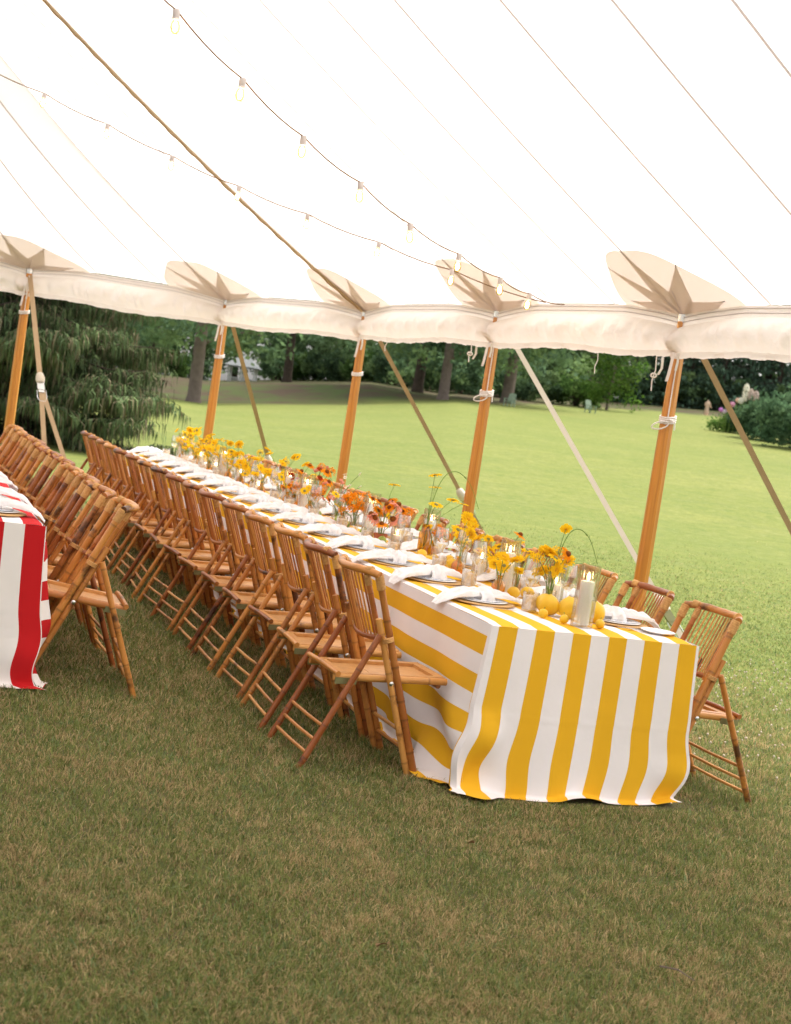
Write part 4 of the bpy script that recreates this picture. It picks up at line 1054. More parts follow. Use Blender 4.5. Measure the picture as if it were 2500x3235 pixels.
# ---- vases and flowers
bottle_me = MB().lathe([(0, .003), (.032, .003), (.034, 0), (.036, .008), (.036, .055), (.028, .072), (.013, .085), (.012, .10), (.0165, .106), (.0155, .107), (.0105, .10), (.0115, .085), (.0265, .071), (.0345, .054), (.034, .01), (0, .008)], 24).mesh('bud_vase', 'amber')
tallv_me = MB().lathe([(0, .004), (.03, .004), (.032, 0), (.034, .01), (.036, .15), (.026, .17), (.022, .20), (.024, .205), (.0225, .205), (.0205, .20), (.0245, .169), (.0345, .149), (.032, .012), (0, .01)], 24).mesh('tall_vase', 'amber')
clear_me = MB().lathe([(0, .004), (.03, .004), (.032, 0), (.034, .01), (.034, .10), (.033, .10), (.032, .012), (0, .01)], 24).mesh('clear_vase', 'glass')
pot_me = MB().lathe([(0, .0), (.032, 0), (.042, .055), (.045, .055), (.045, .068), (.041, .068), (.038, .05), (0, .048)], 20).mesh('pot', 'terracotta')
def petal_mesh(name, n, L, wd, mat, cup=.15, layers=1, seed=0):
    rv = random.Random(seed); mb = MB()
    for ly in range(layers):
        for k in range(n):
            a = 2*math.pi*(k+.5*ly)/n+rv.uniform(-.08, .08); l = L*(1-.22*ly)*rv.uniform(.88, 1.08); w_ = wd*rv.uniform(.85, 1.1); d = Vector((math.cos(a), math.sin(a), 0)); s = Vector((-d.y, d.x, 0)); c_ = cup*rv.uniform(.4, 1.5)+.18*ly
            rr = [(.10, .35), (.4, .95), (.72, 1), (.92, .7), (1, .25)]
            G = []
            for (u, ww) in rr:
                z = l*u*c_-l*.25*u*u*rv.uniform(.4, 1)+.002*ly
                G.append([d*(l*u)-s*(w_*ww/2)+Vector((0, 0, z+.0015)), d*(l*u)+Vector((0, 0, z-.001)), d*(l*u)+s*(w_*ww/2)+Vector((0, 0, z+.0015))])
            mb.grid(G)
    return mb.mesh(name, mat)
def disc_mesh(name, r, h, mat): return MB().lathe([(0, -h*.3), (r*.9, -h*.2), (r, 0), (r*.85, h*.55), (r*.45, h*.9), (0, h)], 14).mesh(name, mat)
def ball_mesh(name, r, mat, seed=0, n=150):
    rv = random.Random(seed); mb = MB()
    for k in range(n):
        z = rv.uniform(-.45, 1); a = rv.uniform(0, 6.28); q = math.sqrt(max(0, 1-z*z)); d = Vector((q*math.cos(a), q*math.sin(a), z)); t_ = d.orthogonal().normalized(); s = d.cross(t_); p = d*r*rv.uniform(.75, 1.0)
        e = r*.28; ang = rv.uniform(0, 6.28); t2 = t_*math.cos(ang)+s*math.sin(ang); s2 = d.cross(t2); o = d*e*.5
        mb.add([p-t2*e*.5, p+s2*e*.35+o*.6, p+t2*e*.6+o, p-s2*e*.35+o*.6], [(0, 1, 2, 3)])
    return mb.mesh(name, mat)
FL = {
 'daisy': (petal_mesh('petals', 15, .038, .013, 'petal_y', .12, 1, 1), disc_mesh('disc', .012, .009, 'disc_g'), 'yellow daisy'),
 'sun': (petal_mesh('petals', 18, .046, .014, 'petal_y', .2, 2, 2), disc_mesh('disc', .015, .010, 'disc_y'), 'double yellow daisy'),
 'cosmos': (petal_mesh('petals', 8, .034, .024, 'petal_y', .25, 1, 3), disc_mesh('disc', .008, .009, 'disc_y'), 'golden yellow bloom'),
 'orange': (petal_mesh('petals', 12, .042, .016, 'petal_o', -.12, 1, 4), disc_mesh('disc', .015, .016, 'disc_b'), 'orange coneflower'),
 'cone': (petal_mesh('petals', 13, .046, .015, 'petal_p', -.35, 1, 5), disc_mesh('disc', .018, .02, 'disc_b'), 'peach coneflower'),
 'mari': (ball_mesh('petals', .036, 'petal_o', 6), disc_mesh('disc', .012, .006, 'disc_g'), 'orange marigold pompom'),
 'yarrow': (ball_mesh('petals', .033, 'petal_y', 7), disc_mesh('disc', .012, .006, 'disc_g'), 'golden pompom bloom'),
 'pink': (petal_mesh('petals', 7, .026, .022, 'petal_p', .5, 2, 8), disc_mesh('disc', .006, .006, 'disc_g'), 'pink sweet pea bloom'),
 'white': (petal_mesh('petals', 6, .016, .013, 'petal_w', .3, 1, 9), disc_mesh('disc', .005, .005, 'disc_y'), 'tiny cream bloom'),
 'red': (petal_mesh('petals', 14, .032, .012, 'petal_r', .05, 2, 10), disc_mesh('disc', .012, .012, 'disc_b'), 'rust red bloom'),
}
leaf_me = None
def flower(kind, base, head, tilt, where):
    """stem from base to head (world)"""
    pe, di, nm = FL[kind]; base, head = Vector(base), Vector(head)
    r = thing('flower', f'{nm} {where}', 'flower', base, 0, 'flowers along the yellow table')
    h = head-base; mid = Vector((h.x*.25, h.y*.25, h.z*.62))
    MB().tube([(0, 0, 0), mid*.5, mid, Vector((h.x*.7, h.y*.7, h.z*.88)), h], .0019, 5).build('stem', 'stem', r)
    p = link('petals', pe, r, h); sc = random.uniform(.85, 1.2); p.scale = (sc,)*3
    p.rotation_euler = (tilt[0]+random.uniform(-.2, .2), tilt[1]+random.uniform(-.2, .2), random.uniform(0, 6))
    d = link('flower_disc', di, p); return r
def vase(kind, x, y, label):
    me, cat = {'bud': (bottle_me, 'vase'), 'tall': (tallv_me, 'vase'), 'clear': (clear_me, 'vase'), 'pot': (pot_me, 'pot')}[kind]
    return tag(link({'bud': 'bud_vase', 'tall': 'tall_vase', 'clear': 'clear_vase', 'pot': 'terracotta_pot'}[kind], me, None, (x, y, ZT)), label, cat, 'vases along the yellow table')
def bunch(x, y, kinds, n_, hmin, hmax, spread, where, zb=.09, tiltc=.55):
    n = int(n_*1.4+.5)
    for q in range(n):
        k = kinds[q % len(kinds)]; a = 2.4*q+random.uniform(-.5, .5); rr = spread*math.sqrt((q+.5)/n)
        h = random.uniform(hmin, hmax)
        hd = (x+rr*math.cos(a), y+rr*math.sin(a), ZT+h)
        # heads turn outwards and towards the light on the aisle side
        tl = (random.uniform(.1, 1.15), random.uniform(-.7, .2))
        flower(k, (x+rr*.08*math.cos(a), y+rr*.08*math.sin(a), ZT+zb*.35), hd, tl, where)
def arching(x, y, z0, dx, dy, top, label):
    p = Vector((x, y, ZT+z0)); rt = thing('garlic_scape', label, 'stem', p)
    pts = [Vector((0, 0, 0)), Vector((dx*.05, dy*.05, top*.55)), Vector((dx*.2, dy*.2, top*.9)), Vector((dx*.45, dy*.45, top)), Vector((dx*.75, dy*.75, top*.86)), Vector((dx, dy, top*.55))]
    sm = []
    for i in range(len(pts)-1):
        p0, p1, p2, p3 = pts[max(0, i-1)], pts[i], pts[i+1], pts[min(len(pts)-1, i+2)]
        for q in range(5):
            t = q/5; sm.append(.5*((2*p1)+(-p0+p2)*t+(2*p0-5*p1+4*p2-p3)*t*t+(-p0+3*p1-3*p2+p3)*t**3))
    sm.append(pts[-1]); n = len(sm)
    MB().tube(sm, [.0026 if i < n-8 else .0016 for i in range(n)], 6).build('stalk', 'stem', rt)
    b_ = MB().lathe([(0, -.012), (.004, -.006), (.005, .002), (.002, .012), (0, .015)], 8).build('bud', 'stem', rt); b_.location = sm[int(n*.72)]
    b_.rotation_euler = (sm[int(n*.72)+1]-sm[int(n*.72)-1]).to_track_quat('Z', 'Y').to_euler()
sdv = Vector((R2.x, R2.y, 0))
vase('clear', .545, .62, 'clear glass vase of yellow flowers behind the end candle')
bunch(.545, .62, ['sun', 'sun', 'daisy', 'yarrow', 'cosmos', 'orange'], 7, .15, .29, .085, 'in the clear vase behind the end candle')
flower('cosmos', (.55, .62, ZT+.05), (.60, .66, ZT+.40), (.9, -.3), 'rising highest over the end candle')
arching(.55, .62, .05, .26, .06, .36, 'green arching garlic scape over the end candle')
vase('bud', .49, 1.68, 'amber bud vase with one large daisy beside the third tumbler')
flower('sun', (.49, 1.68, ZT+.03), (.53, 1.66, ZT+.24), (1.0, -.2), 'in the amber bud vase beside the lemons'); flower('sun', (.49, 1.68, ZT+.03), (.56, 1.80, ZT+.31), (1.1, -.5), 'tall in the amber bud vase beside the lemons')
bunch(.66, 1.45, ['sun', 'daisy', 'daisy', 'orange', 'cosmos'], 8, .10, .30, .11, 'clustered beside the second tall candle'); vase('clear', .66, 1.45, 'clear glass vase of daisies beside the second tall candle')
bunch(.60, 1.12, ['daisy', 'sun', 'cosmos'], 4, .12, .24, .06, 'between the two tall candles'); vase('bud', .60, 1.15, 'amber bud vase between the two tall candles')
vase('tall', .56, 2.42, 'tall amber bottle vase with long stems by the lemons')
for hd, k in (((.60, 2.50, .50), 'daisy'), ((.66, 2.62, .42), 'daisy'), ((.76, 2.55, .36), 'daisy'), ((.58, 2.36, .33), 'daisy'), ((.86, 2.62, .34), 'daisy')):
    flower(k, (.56, 2.42, ZT+.05), (hd[0], hd[1], ZT+hd[2]), (.12, -.1), 'on a long stem from the tall amber vase')
arching(.565, 2.43, .08, .33, .02, .46, 'green arching garlic scape from the tall amber vase')
bunch(.66, 2.05, ['sun', 'daisy', 'sun'], 6, .14, .30, .10, 'behind the lemons on the lawn side'); vase('clear', .66, 2.05, 'clear glass vase of daisies behind the lemons')
vase('pot', .47, 2.95, 'small terracotta pot of orange coneflowers')
bunch(.47, 2.95, ['cone', 'orange', 'orange', 'cosmos', 'cone'], 9, .12, .29, .10, 'in the small terracotta pot', .06)
flower('daisy', (.47, 2.95, ZT+.05), (.55, 3.05, ZT+.38), (.1, -.1), 'rising over the terracotta pot')
bunch(.55, 3.75, ['mari', 'orange', 'mari', 'white', 'white'], 9, .10, .26, .10, 'clustered with marigolds by the green tomatoes'); vase('clear', .55, 3.75, 'clear glass vase of marigolds by the green tomatoes')
bunch(.58, 4.25, ['white', 'white', 'pink', 'white', 'orange'], 16, .12, .36, .16, 'in the airy cream spray'); vase('clear', .58, 4.25, 'clear glass vase of airy cream blooms')
bunch(.58, 4.85, ['pink', 'pink', 'red', 'mari', 'white'], 10, .14, .34, .10, 'in the pink cluster'); vase('clear', .58, 4.85, 'clear glass vase of pink blooms')
bunch(.56, 5.3, ['orange', 'yarrow', 'red', 'daisy', 'orange'], 10, .12, .34, .12, 'in the rust and gold cluster beyond the pink blooms'); vase('bud', .56, 5.3, 'amber bud vase of rust and gold blooms')
for q in range(7):
    y = 5.95+.58*q; x = .55+random.uniform(-.05, .06)
    vase('bud' if q % 2 else 'clear', x, y, f'{"amber bud" if q % 2 else "clear glass"} vase of golden blooms, {ORD[q]} beyond the rust cluster')
    bunch(x, y, ['yarrow', 'daisy', 'sun', 'cosmos', 'daisy', 'yarrow'], 9, .09, .36, .15, f'in the {ORD[q]} golden cluster beyond the rust blooms')
for q in range(13):
    y = .98+.70*q+random.uniform(-.08, .08); x = .44+random.uniform(-.02, .03)
    if q in (1, 2, 3): x = .63
    kinds = ['daisy', 'cosmos', 'sun'] if y < 2.4 or y > 5.6 else ['orange', 'daisy', 'mari']
    vase('bud', x, y, f'small amber bud vase of low blooms, {ORD[q]} from the striped end')
    bunch(x, y, kinds, 4, .13, .23, .075, f'in the {ORD[q]} low bud vase from the striped end')

# ================================================================== TREES
def leafy(name, clumps, per, size, cols, rv, flat=.35, mat='leaf'):
    """quads scattered in clumps; clumps = [(centre, radius)]"""
    V, Fc, Cc = [], [], []
    for (c, r) in clumps:
        base = cols[rv.randrange(len(cols))]; k0 = rv.uniform(.75, 1.25)
        for q in range(per):
            d = Vector((rv.gauss(0, .5), rv.gauss(0, .5), rv.gauss(0, .38)))*r; p = Vector(c)+d
            nrm = Vector((rv.gauss(0, .7), rv.gauss(0, .7), rv.gauss(.5, .6))).normalized(); t = nrm.orthogonal().normalized(); s = nrm.cross(t)
            a = rv.uniform(0, 6.28); t2 = t*math.cos(a)+s*math.sin(a); s2 = nrm.cross(t2); e = size*rv.uniform(.6, 1.3); b = len(V)
            V += [p-t2*e*.5, p+s2*e*.33, p+t2*e*.6, p-s2*e*.33]; Fc.append((b, b+1, b+2, b+3))
            kk = k0*rv.uniform(.8, 1.2); Cc += [(base[0]*kk, base[1]*kk, base[2]*kk, 1)]*4
    me = bpy.data.meshes.new(name); me.from_pydata(V, [], Fc)
    at = me.attributes.new('Col', 'FLOAT_COLOR', 'POINT'); at.data.foreach_set('color', np.array(Cc, np.float32).reshape(-1)); me.materials.append(M[mat]); return me
GREENS = [(.130, .205, .092), (.110, .182, .092), (.155, .228, .092), (.122, .196, .108)]
def decid(seed, H=17, base=4.2, rad=6.0, tr=.45, n=150, per=60, size=.42, cols=GREENS, bark='bark', low=False):
    rv = random.Random(seed); t = link('deciduous_tree', None)
    tk = MB(); pts = [Vector((0, 0, -.6)), Vector((0, 0, .0)), Vector((0, 0, .5)), Vector((rv.uniform(-.1, .1), rv.uniform(-.1, .1), base)), Vector((rv.uniform(-.4, .4), rv.uniform(-.4, .4), H*.55)), Vector((rv.uniform(-.6, .6), rv.uniform(-.6, .6), H*.85))]
    tk.tube(pts, [tr*1.5, tr*1.35, tr*1.08, tr*.92, tr*.55, tr*.15], 14)
    for q in range(9):
        z0 = base*(.75 if q < 3 else 1)+rv.uniform(0, H*.35); a = rv.uniform(0, 6.28); L = rad*rv.uniform(.5, .9); d = Vector((math.cos(a), math.sin(a), 0)); p0 = Vector((0, 0, z0))
        tk.tube([p0, p0+d*L*.35+Vector((0, 0, L*.22)), p0+d*L*.7+Vector((0, 0, L*.30)), p0+d*L+Vector((0, 0, L*.28))], [tr*.35, tr*.25, tr*.16, tr*.05], 7)
    tk.build('trunk', bark, t)
    cl = []
    for q in range(n):
        z = rv.uniform(base*(.75 if not low else .3), H); f = (z-base*.6)/(H-base*.6); wmax = rad*math.sqrt(max(.05, 1-abs(2*f-.75)**2.2*.55)); a = rv.uniform(0, 6.28); r = wmax*math.sqrt(rv.uniform(.18, 1)); 
        z -= max(0, r/rad-.6)*rv.uniform(0, 2.2)
        cl.append((Vector((r*math.cos(a), r*math.sin(a), z)), rv.uniform(.8, 1.5)))
    link('crown', leafy('crown', cl, per, size, cols, rv), t); return t
def conifer(seed, H=16, rad=4.2, cols=((.094, .132, .058), (.116, .156, .066), (.078, .110, .054), (.165, .140, .086)), z0=.3, dz=.42, name='conifer', bark='dark_bark', nb=9, step_=.05, hang=.45, wid=.022, flat=.0):
    """tiers of sagging branches, each carrying many thin hanging twigs"""
    rv = random.Random(seed); t = link(name, None)
    MB().tube([(0, 0, -.5), (0, 0, 0), (0, 0, H*.5), (0, 0, H)], [.34, .30, .18, .02], 10).build('trunk', bark, t)
    V, Fc, Cc = [], [], []; br = MB(); z = z0
    def strand(p, d1, L, w_, col):
        b = len(V); q = p+d1*L*.45; e = q+Vector((d1.x*.15, d1.y*.15, -1))*L*.6; sx = Vector((-d1.y, d1.x, 0))
        if sx.length < .1: sx = Vector((1, 0, 0))
        sx = sx.normalized()*w_
        V.extend([p-sx*.6, p+sx*.6, q+sx, q-sx, e]); Fc.extend([(b, b+1, b+2, b+3), (b+3, b+2, b+4)]); Cc.extend([col]*5)
    while z < H-.3:
        f = z/H; L0 = rad*(1-f)**.75
        for q in range(nb):
            a = rv.uniform(0, 6.28); L = L0*rv.uniform(.45, 1.12); d = Vector((math.cos(a), math.sin(a), 0)); zz = z+rv.uniform(-dz, dz)*1.9
            sag = rv.uniform(-.02, .30); tipu = rv.uniform(-.02, .10)
            P = [Vector((0, 0, zz)), d*L*.33+Vector((0, 0, zz-sag*.6*L)), d*L*.68+Vector((0, 0, zz-sag*L)), d*L+Vector((0, 0, zz-sag*L+tipu*L))]
            br.tube(P, [.032*(1-f)+.008, .022*(1-f)+.006, .013*(1-f)+.004, .003], 5, cap=False)
            s_ = Vector((-d.y, d.x, 0)); ns = int(L/(step_*4))+2; tone = rv.uniform(.65, 1.3)
            for k in range(ns):
                u = .10+.90*(k+rv.random())/ns; i3 = min(2, int(u*3)); p = P[i3].lerp(P[i3+1], min(1, u*3-i3))
                for sg in (-1, 1):
                    sl = rv.uniform(.25, .75)*(.35+.65*(1-abs(u-.55)))*L/rad*1.3+.12       # side shoot
                    out = (s_*sg*rv.uniform(.5, 1)+d*rv.uniform(.1, .8)+Vector((0, 0, rv.uniform(-.35, .1)))).normalized()
                    m = max(2, int(sl/step_))
                    for g in range(m):
                        c0 = p+out*sl*(g+rv.random())/m; base = cols[rv.randrange(len(cols))]; kk = tone*rv.uniform(.7, 1.3)
                        dd = (out*rv.uniform(-.1, .6)+s_*rv.uniform(-.5, .5)+d*rv.uniform(-.4, .5)+Vector((0, 0, -flat*.0)))
                        dd.z = -rv.uniform(.0, .5); dd.normalize()
                        strand(c0, dd, hang*rv.uniform(.35, 1.2)*(.5+.6*(1-f)), wid*rv.uniform(.6, 1.3), (base[0]*kk, base[1]*kk, base[2]*kk, 1))
        z += dz
    br.build('branches', bark, t)
    me = bpy.data.meshes.new('needles'); me.from_pydata(V, [], Fc); at = me.attributes.new('Col', 'FLOAT_COLOR', 'POINT'); at.data.foreach_set('color', np.array(Cc, np.float32).reshape(-1)); me.materials.append(M['needle'])
    link('crown', me, t); print(name, len(Fc)); return t
def place(o, u, v, D, label, cat, group=None, rz=None, sc=1, dz=0):
    p = at_d(u, v, D); o.location = (p.x, p.y, ghs(p.x, p.y)+dz); o.rotation_euler.z = random.uniform(0, 6.28) if rz is None else rz; o.scale = (sc, sc, sc); tag(o, label, cat, group); return o
# near drooping spruces on the left
sp1 = conifer(5, 12, 3.6, name='spruce_tree', dz=.34, nb=9, step_=.036, hang=.36, wid=.015)
place(sp1, 60, 1300, 29, 'large dark drooping spruce with hanging twigs behind the guy strap', 'tree', 'spruces beside the tent', rz=1.0)
sp2 = conifer(8, 12, 4.2, name='spruce_tree', dz=.5, nb=8, step_=.08, hang=.5, wid=.035)
place(sp2, -330, 1290, 36, 'dark spruce standing behind the drooping spruce, mostly beyond the tent pole', 'tree', 'spruces beside the tent')
# deciduous prototypes
T = [decid(1, 18, 5.0, 6.5, .43), decid(2, 17, 4.2, 6.0, .36, bark='dark_bark'), decid(3, 19, 4.6, 7.0, .45), decid(4, 15, 3.2, 6.0, .3, bark='dark_bark', low=True, cols=[(.142, .225, .102), (.124, .200, .104), (.160, .236, .096)])]
CONF = conifer(21, 17, 5.4, name='hemlock_tree', dz=.7, nb=9, step_=.22, hang=.62, wid=.10, cols=((.105, .172, .112), (.122, .190, .120), (.090, .152, .100)))
used = set()
def use(o):
    if id(o) in used: return copy_tree(o)
    used.add(id(o)); return o
place(use(T[0]), 612, 1262, 100, 'broad maple with a thick pale trunk standing on the mulched bank', 'tree', 'trees with bare trunks at the lawn edge', rz=1)
place(use(T[1]), 905, 1215, 138, 'tree with a grey trunk behind the mulched bank near the gazebo', 'tree', 'trees with bare trunks at the lawn edge', rz=2, sc=1.1)
place(use(T[1]), 1318, 1240, 122, 'dark trunked tree in deep shade beside the middle guy strap', 'tree', 'trees with bare trunks at the lawn edge', rz=4, sc=1.15)
place(use(T[2]), 1399, 1262, 112, 'tree with a straight grey trunk at the end of the mulched bank', 'tree', 'trees with bare trunks at the lawn edge', rz=0, sc=.85)
place(use(T[2]), 1600, 1275, 118, 'large tree with a pale trunk and a green chair at its foot', 'tree', 'trees with bare trunks at the lawn edge', rz=2.5, sc=1.05)
place(decid(30, 8.5, 1.6, 2.6, .11, n=60, per=60, size=.3, cols=[(.10, .19, .03), (.08, .16, .03), (.12, .20, .04)], low=True), 1918, 1285, 132, 'young bright green sapling alone at the lawn edge', 'tree')
us = [-120, 30, 170, 330, 470, 1000, 1100, 1210, 1450, 1520, 1690, 1780, 1860]
for q, u in enumerate(us):
    D = 142+random.uniform(-6, 26)+(q % 3)*8
    place(use(T[3]) if q % 2 else copy_tree(T[q % 3]), u, 1210, D, f'leafy green tree fronting the dense wood, {ORD[q]} along from the spruces', 'tree', 'trees of the wood beyond the lawn', sc=random.uniform(.9, 1.2))
for q, u in enumerate([1985, 2080, 2170, 2270, 2360, 2450, 2560, 2680]):
    place(use(CONF), u, 1290, 176+random.uniform(-4, 14), f'feathery dark hemlock, {ORD[q]} along from the bright sapling', 'tree', 'hemlocks of the wood beyond the lawn', sc=random.uniform(.95, 1.2))
for q in range(26):
    u = -300+q*130; place(copy_tree(T[[3, 1, 3, 0][q % 4]]), u, 1200, 196+random.uniform(-12, 24), f'leafy green tree deep in the wood, {ORD[q]} along from the spruces', 'tree', 'trees deep in the wood beyond the lawn', sc=random.uniform(1.15, 1.5))
# understorey shrubs
def shrub(seed, r=2.2, h=2.6, n=46, per=60, size=.3, cols=GREENS, mat='leaf'):
    rv = random.Random(seed); t = link('shrub', None); st = MB()
    for q in range(6):
        a = rv.uniform(0, 6.28); st.tube([(0, 0, -.2), (math.cos(a)*r*.25, math.sin(a)*r*.25, h*.4), (math.cos(a)*r*.55, math.sin(a)*r*.55, h*.75)], [.04, .03, .008], 5)
    st.build('stems', 'dark_bark', t)
    cl = [(Vector((r*math.sqrt(rv.random())*math.cos(a), r*math.sqrt(rv.random())*math.sin(a), rv.uniform(.15, 1)*h*rv.uniform(.7, 1))), rv.uniform(.35, .7)) for a in [rv.uniform(0, 6.28) for _ in range(n)]]
    link('leaves', leafy('leaves', cl, per, size, cols, rv, mat=mat), t); return t
SH = [shrub(1), shrub(2, 2.6, 3.2, 56), shrub(3, 2.0, 2.2, cols=[(.07, .13, .035), (.09, .15, .04)])]
for q in range(30):
    u = 380+q*72; 
    if 660 < u < 860: continue
    place(use(SH[q % 3]), u, 1230, (146 if u < 1150 else 137)+random.uniform(-3, 18)+(32 if u > 1850 else 0), f'green understorey shrub at the foot of the wood, {ORD[q]} along from the spruces', 'shrub', 'understorey shrubs at the edge of the wood', sc=random.uniform(.9, 1.5))
# right-hand garden
GSH = shrub(11, 1.7, 2.3, 60, 70, .2, cols=[(.085, .15, .075), (.07, .13, .065), (.10, .165, .08)])
for q, (u, D, sc, lb) in enumerate([(2440, 96, 1.15, 'grey green garden shrub beside the flower bed, tallest of three'), (2530, 88, 1.4, 'large grey green garden shrub nearest the bare soil patch'), (2355, 104, .8, 'low grey green garden shrub beside the pink flowers'), (2600, 97, 1.7, 'broad grey green garden shrub past the flower bed')]):
    place(use(GSH), u, 1320, D, lb, 'shrub', 'garden shrubs by the flower bed', sc=sc)
def blossom(u, v, D, r, col, label, grp):
    p = at_d(u, v, D); mb = MB(); rv = random.Random(int(u*7+v))
    for k in range(70):
        z = rv.uniform(-1, 1); a = rv.uniform(0, 6.28); q = math.sqrt(1-z*z); d = Vector((q*math.cos(a), q*math.sin(a), z)); t_ = d.orthogonal().normalized(); s = d.cross(t_); c = d*r*rv.uniform(.8, 1.05); e = r*.35
        mb.add([c-t_*e, c+s*e, c+t_*e, c-s*e], [(0, 1, 2, 3)])
    o = mb.build('flower_head', cloth_mat('blossom', col, .2)); 
    root = thing('hydrangea_bloom', label, 'flower', (p.x, p.y, ghs(p.x, p.y)), 0, grp); o.parent = root; o.location = (0, 0, p.z-root.location.z)
    MB().tube([(0, 0, -.05), (0, 0, p.z-root.location.z)], .02, 5).build('stem', 'stem', root)
for (u, v, r, c) in ((2278, 1295, .16, (.62, .26, .62)), (2288, 1300, .14, (.75, .62, .72)), (2296, 1296, .13, (.70, .50, .66)), (2315, 1278, .19, (.78, .42, .55)), (2302, 1284, .16, (.78, .55, .45)), (2331, 1264, .15, (.8, .58, .45)), (2357, 1292, .15, (.72, .38, .34)), (2296, 1278, .12, (.75, .56, .50))):
    blossom(u, v, 103, r, c, 'pink and lilac garden bloom in the bed beside the shrubs', 'pink blooms of the garden bed')
place(shrub(15, .9, .9, 24, 60, .16, cols=[(.08, .17, .035), (.10, .19, .04)]), 2300, 1300, 104.5, 'low bright green leafy plant under the pink blooms', 'plant')
def panicle():
    p = at_d(2352, 1268, 99); root = thing('cream_flowering_bush', 'bush with tall cream white flower plumes in the garden bed', 'shrub', (p.x, p.y, ghs(p.x, p.y)))
    rv = random.Random(4)
    for (u, v, h, r) in ((2357, 1240, .95, .26), (2372, 1246, .6, .24), (2388, 1252, .55, .22), (2342, 1266, .3, .2)):
        q = at_d(u, v, 99); q = q-root.location; mb = MB()
        for k in range(170):
            z = rv.uniform(-1, 1)*h*.6; a = rv.uniform(0, 6.28); rr = r*math.sqrt(max(.05, 1-(z/(h*.62))**2))*rv.uniform(.6, 1); c = q+Vector((rr*math.cos(a), rr*math.sin(a), z)); n_ = Vector((math.cos(a), math.sin(a), .4)).normalized(); t_ = n_.orthogonal().normalized(); s = n_.cross(t_); e = .07
            mb.add([c-t_*e, c+s*e, c+t_*e, c-s*e], [(0, 1, 2, 3)])
        mb.build('flower_plume', 'petal_w' if u < 2360 else cloth_mat('faded_plume', (.62, .50, .42), .2), root)
        MB().tube([(0, 0, 0), q], .02, 5).build('stem', 'stem', root)
panicle()
# statue
def statue():
    p = at_d(2232, 1303, 150); root = thing('garden_statue', 'weathered beige robed statue standing at the edge of the hemlocks', 'statue', (p.x, p.y, ghs(p.x, p.y)-.05), -YAW)
    me = bpy.data.meshes.new('figure')
    vs_ = [(0, 0, 0), (0, 0, .45), (0, 0, .9), (0, 0, 1.15), (0, 0, 1.32), (0, 0, 1.42), (0, 0, 1.56), (-.20, 0, 1.26), (-.28, -.05, 1.0), (-.12, -.18, .92), (.21, 0, 1.26), (.30, 0, 1.0), (.44, -.08, .80)]
    es = [(0, 1), (1, 2), (2, 3), (3, 4), (4, 5), (5, 6), (4, 7), (7, 8), (8, 9), (4, 10), (10, 11), (11, 12)]
    rad = [.27, .25, .21, .22, .16, .07, .105, .10, .08, .06, .10, .085, .055]
    me.from_pydata(vs_, es, []); o = link('robed_figure', me, root); o.modifiers.new('skin', 'SKIN'); 
    for i, r in enumerate(rad): me.skin_vertices[0].data[i].radius = (r, r*.8)
    me.skin_vertices[0].data[0].use_root = True
    o.modifiers.new('sub', 'SUBSURF').levels = 2; o.modifiers['sub'].render_levels = 2; me.materials.append(M['stone'])
    MB().lathe([(0, -.15), (.38, -.15), (.38, .04), (.34, .06), (0, .06)], 16).build('plinth', 'stone', root)
statue()
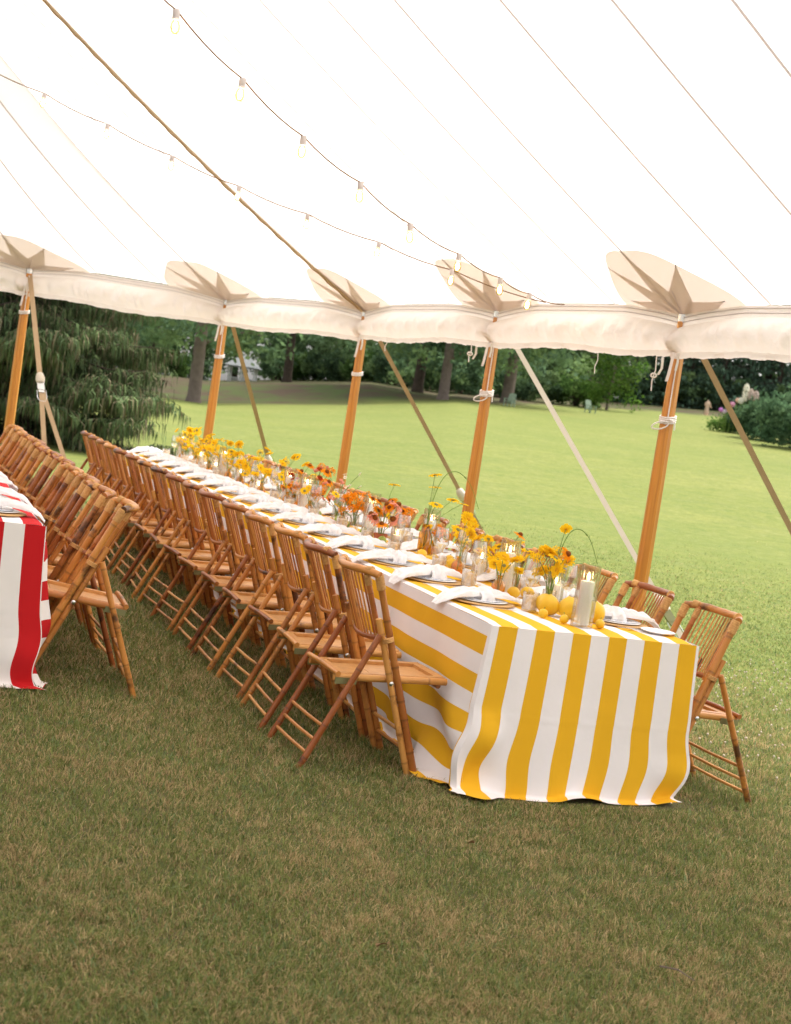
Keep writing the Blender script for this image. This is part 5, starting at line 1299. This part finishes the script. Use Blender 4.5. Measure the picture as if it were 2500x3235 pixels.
def adirondack(u, v, D, rz, label):
    p = at_d(u, v, D); root = thing('garden_chair', label, 'chair', (p.x, p.y, ghs(p.x, p.y)), rz, 'green garden chairs on the far lawn')
    for i in range(5): MB().box((-.24+.12*i, .22, .62), (.10, .025, .75+.06*(2-abs(i-2))), Matrix.Rotation(R(-18), 3, 'X')).build('back_slat', 'green_paint', root, False)
    for i in range(5): MB().box((0, -.35+.11*i, .38-.03*i), (.56, .095, .025)).build('seat_slat', 'green_paint', root, False)
    for s in (-1, 1):
        MB().box((s*.34, -.08, .58), (.13, .72, .03)).build('arm', 'green_paint', root, False)
        MB().box((s*.31, -.38, .29), (.05, .09, .58)).build('leg', 'green_paint', root, False); MB().box((s*.29, .2, .22), (.05, .09, .70)).build('leg', 'green_paint', root, False)
adirondack(1858, 1325, 118, -YAW+.6, 'pale green slatted garden chair standing alone on the open lawn')
adirondack(1610, 1284, 110, -YAW-.5, 'pale green slatted garden chair at the foot of the large tree')
def gazebo():
    p = at_d(762, 1216, 152); z0 = p.z-.1; root = thing('garden_gazebo', 'small white open gazebo with grey roof behind the mulched bank', 'gazebo', (p.x, p.y, z0), -YAW)
    root.scale = (.8, .8, .8)
    MB().box((0, 0, -1.0), (3.6, 3.0, 2.2)).build('base', 'white_paint', root, False)
    for x in (-1.65, 0, 1.65):
        for y in (-1.35, 1.35): MB().box((x, y, 1.25), (.2, .2, 2.5)).build('post', 'white_paint', root, False)
    for y in (-1.35, 1.35):
        MB().box((0, y, .95), (3.3, .08, .1)).build('railing', 'white_paint', root, False)
        for k in range(12): MB().box((-1.5+k*.27, y, .5), (.06, .05, .85)).build('baluster', 'white_paint', root, False)
    MB().add([(-2.2, -1.9, 2.5), (2.2, -1.9, 2.5), (2.2, 1.9, 2.5), (-2.2, 1.9, 2.5), (-.5, 0, 3.9), (.5, 0, 3.9), (-2.2, -1.9, 2.35), (2.2, -1.9, 2.35), (2.2, 1.9, 2.35), (-2.2, 1.9, 2.35)], [(0, 1, 5, 4), (1, 2, 5), (2, 3, 4, 5), (3, 0, 4), (0, 6, 7, 1), (1, 7, 8, 2), (2, 8, 9, 3), (3, 9, 6, 0), (9, 8, 7, 6)]).build('roof', 'shingle', root, False)
gazebo()
for o in (CH,):
    assert chair_used[0]
print('objects', len(bpy.data.objects), 'tris', sum(len(m.loop_triangles) if m.loop_triangles else sum(len(p.vertices)-2 for p in m.polygons) for m in bpy.data.meshes))
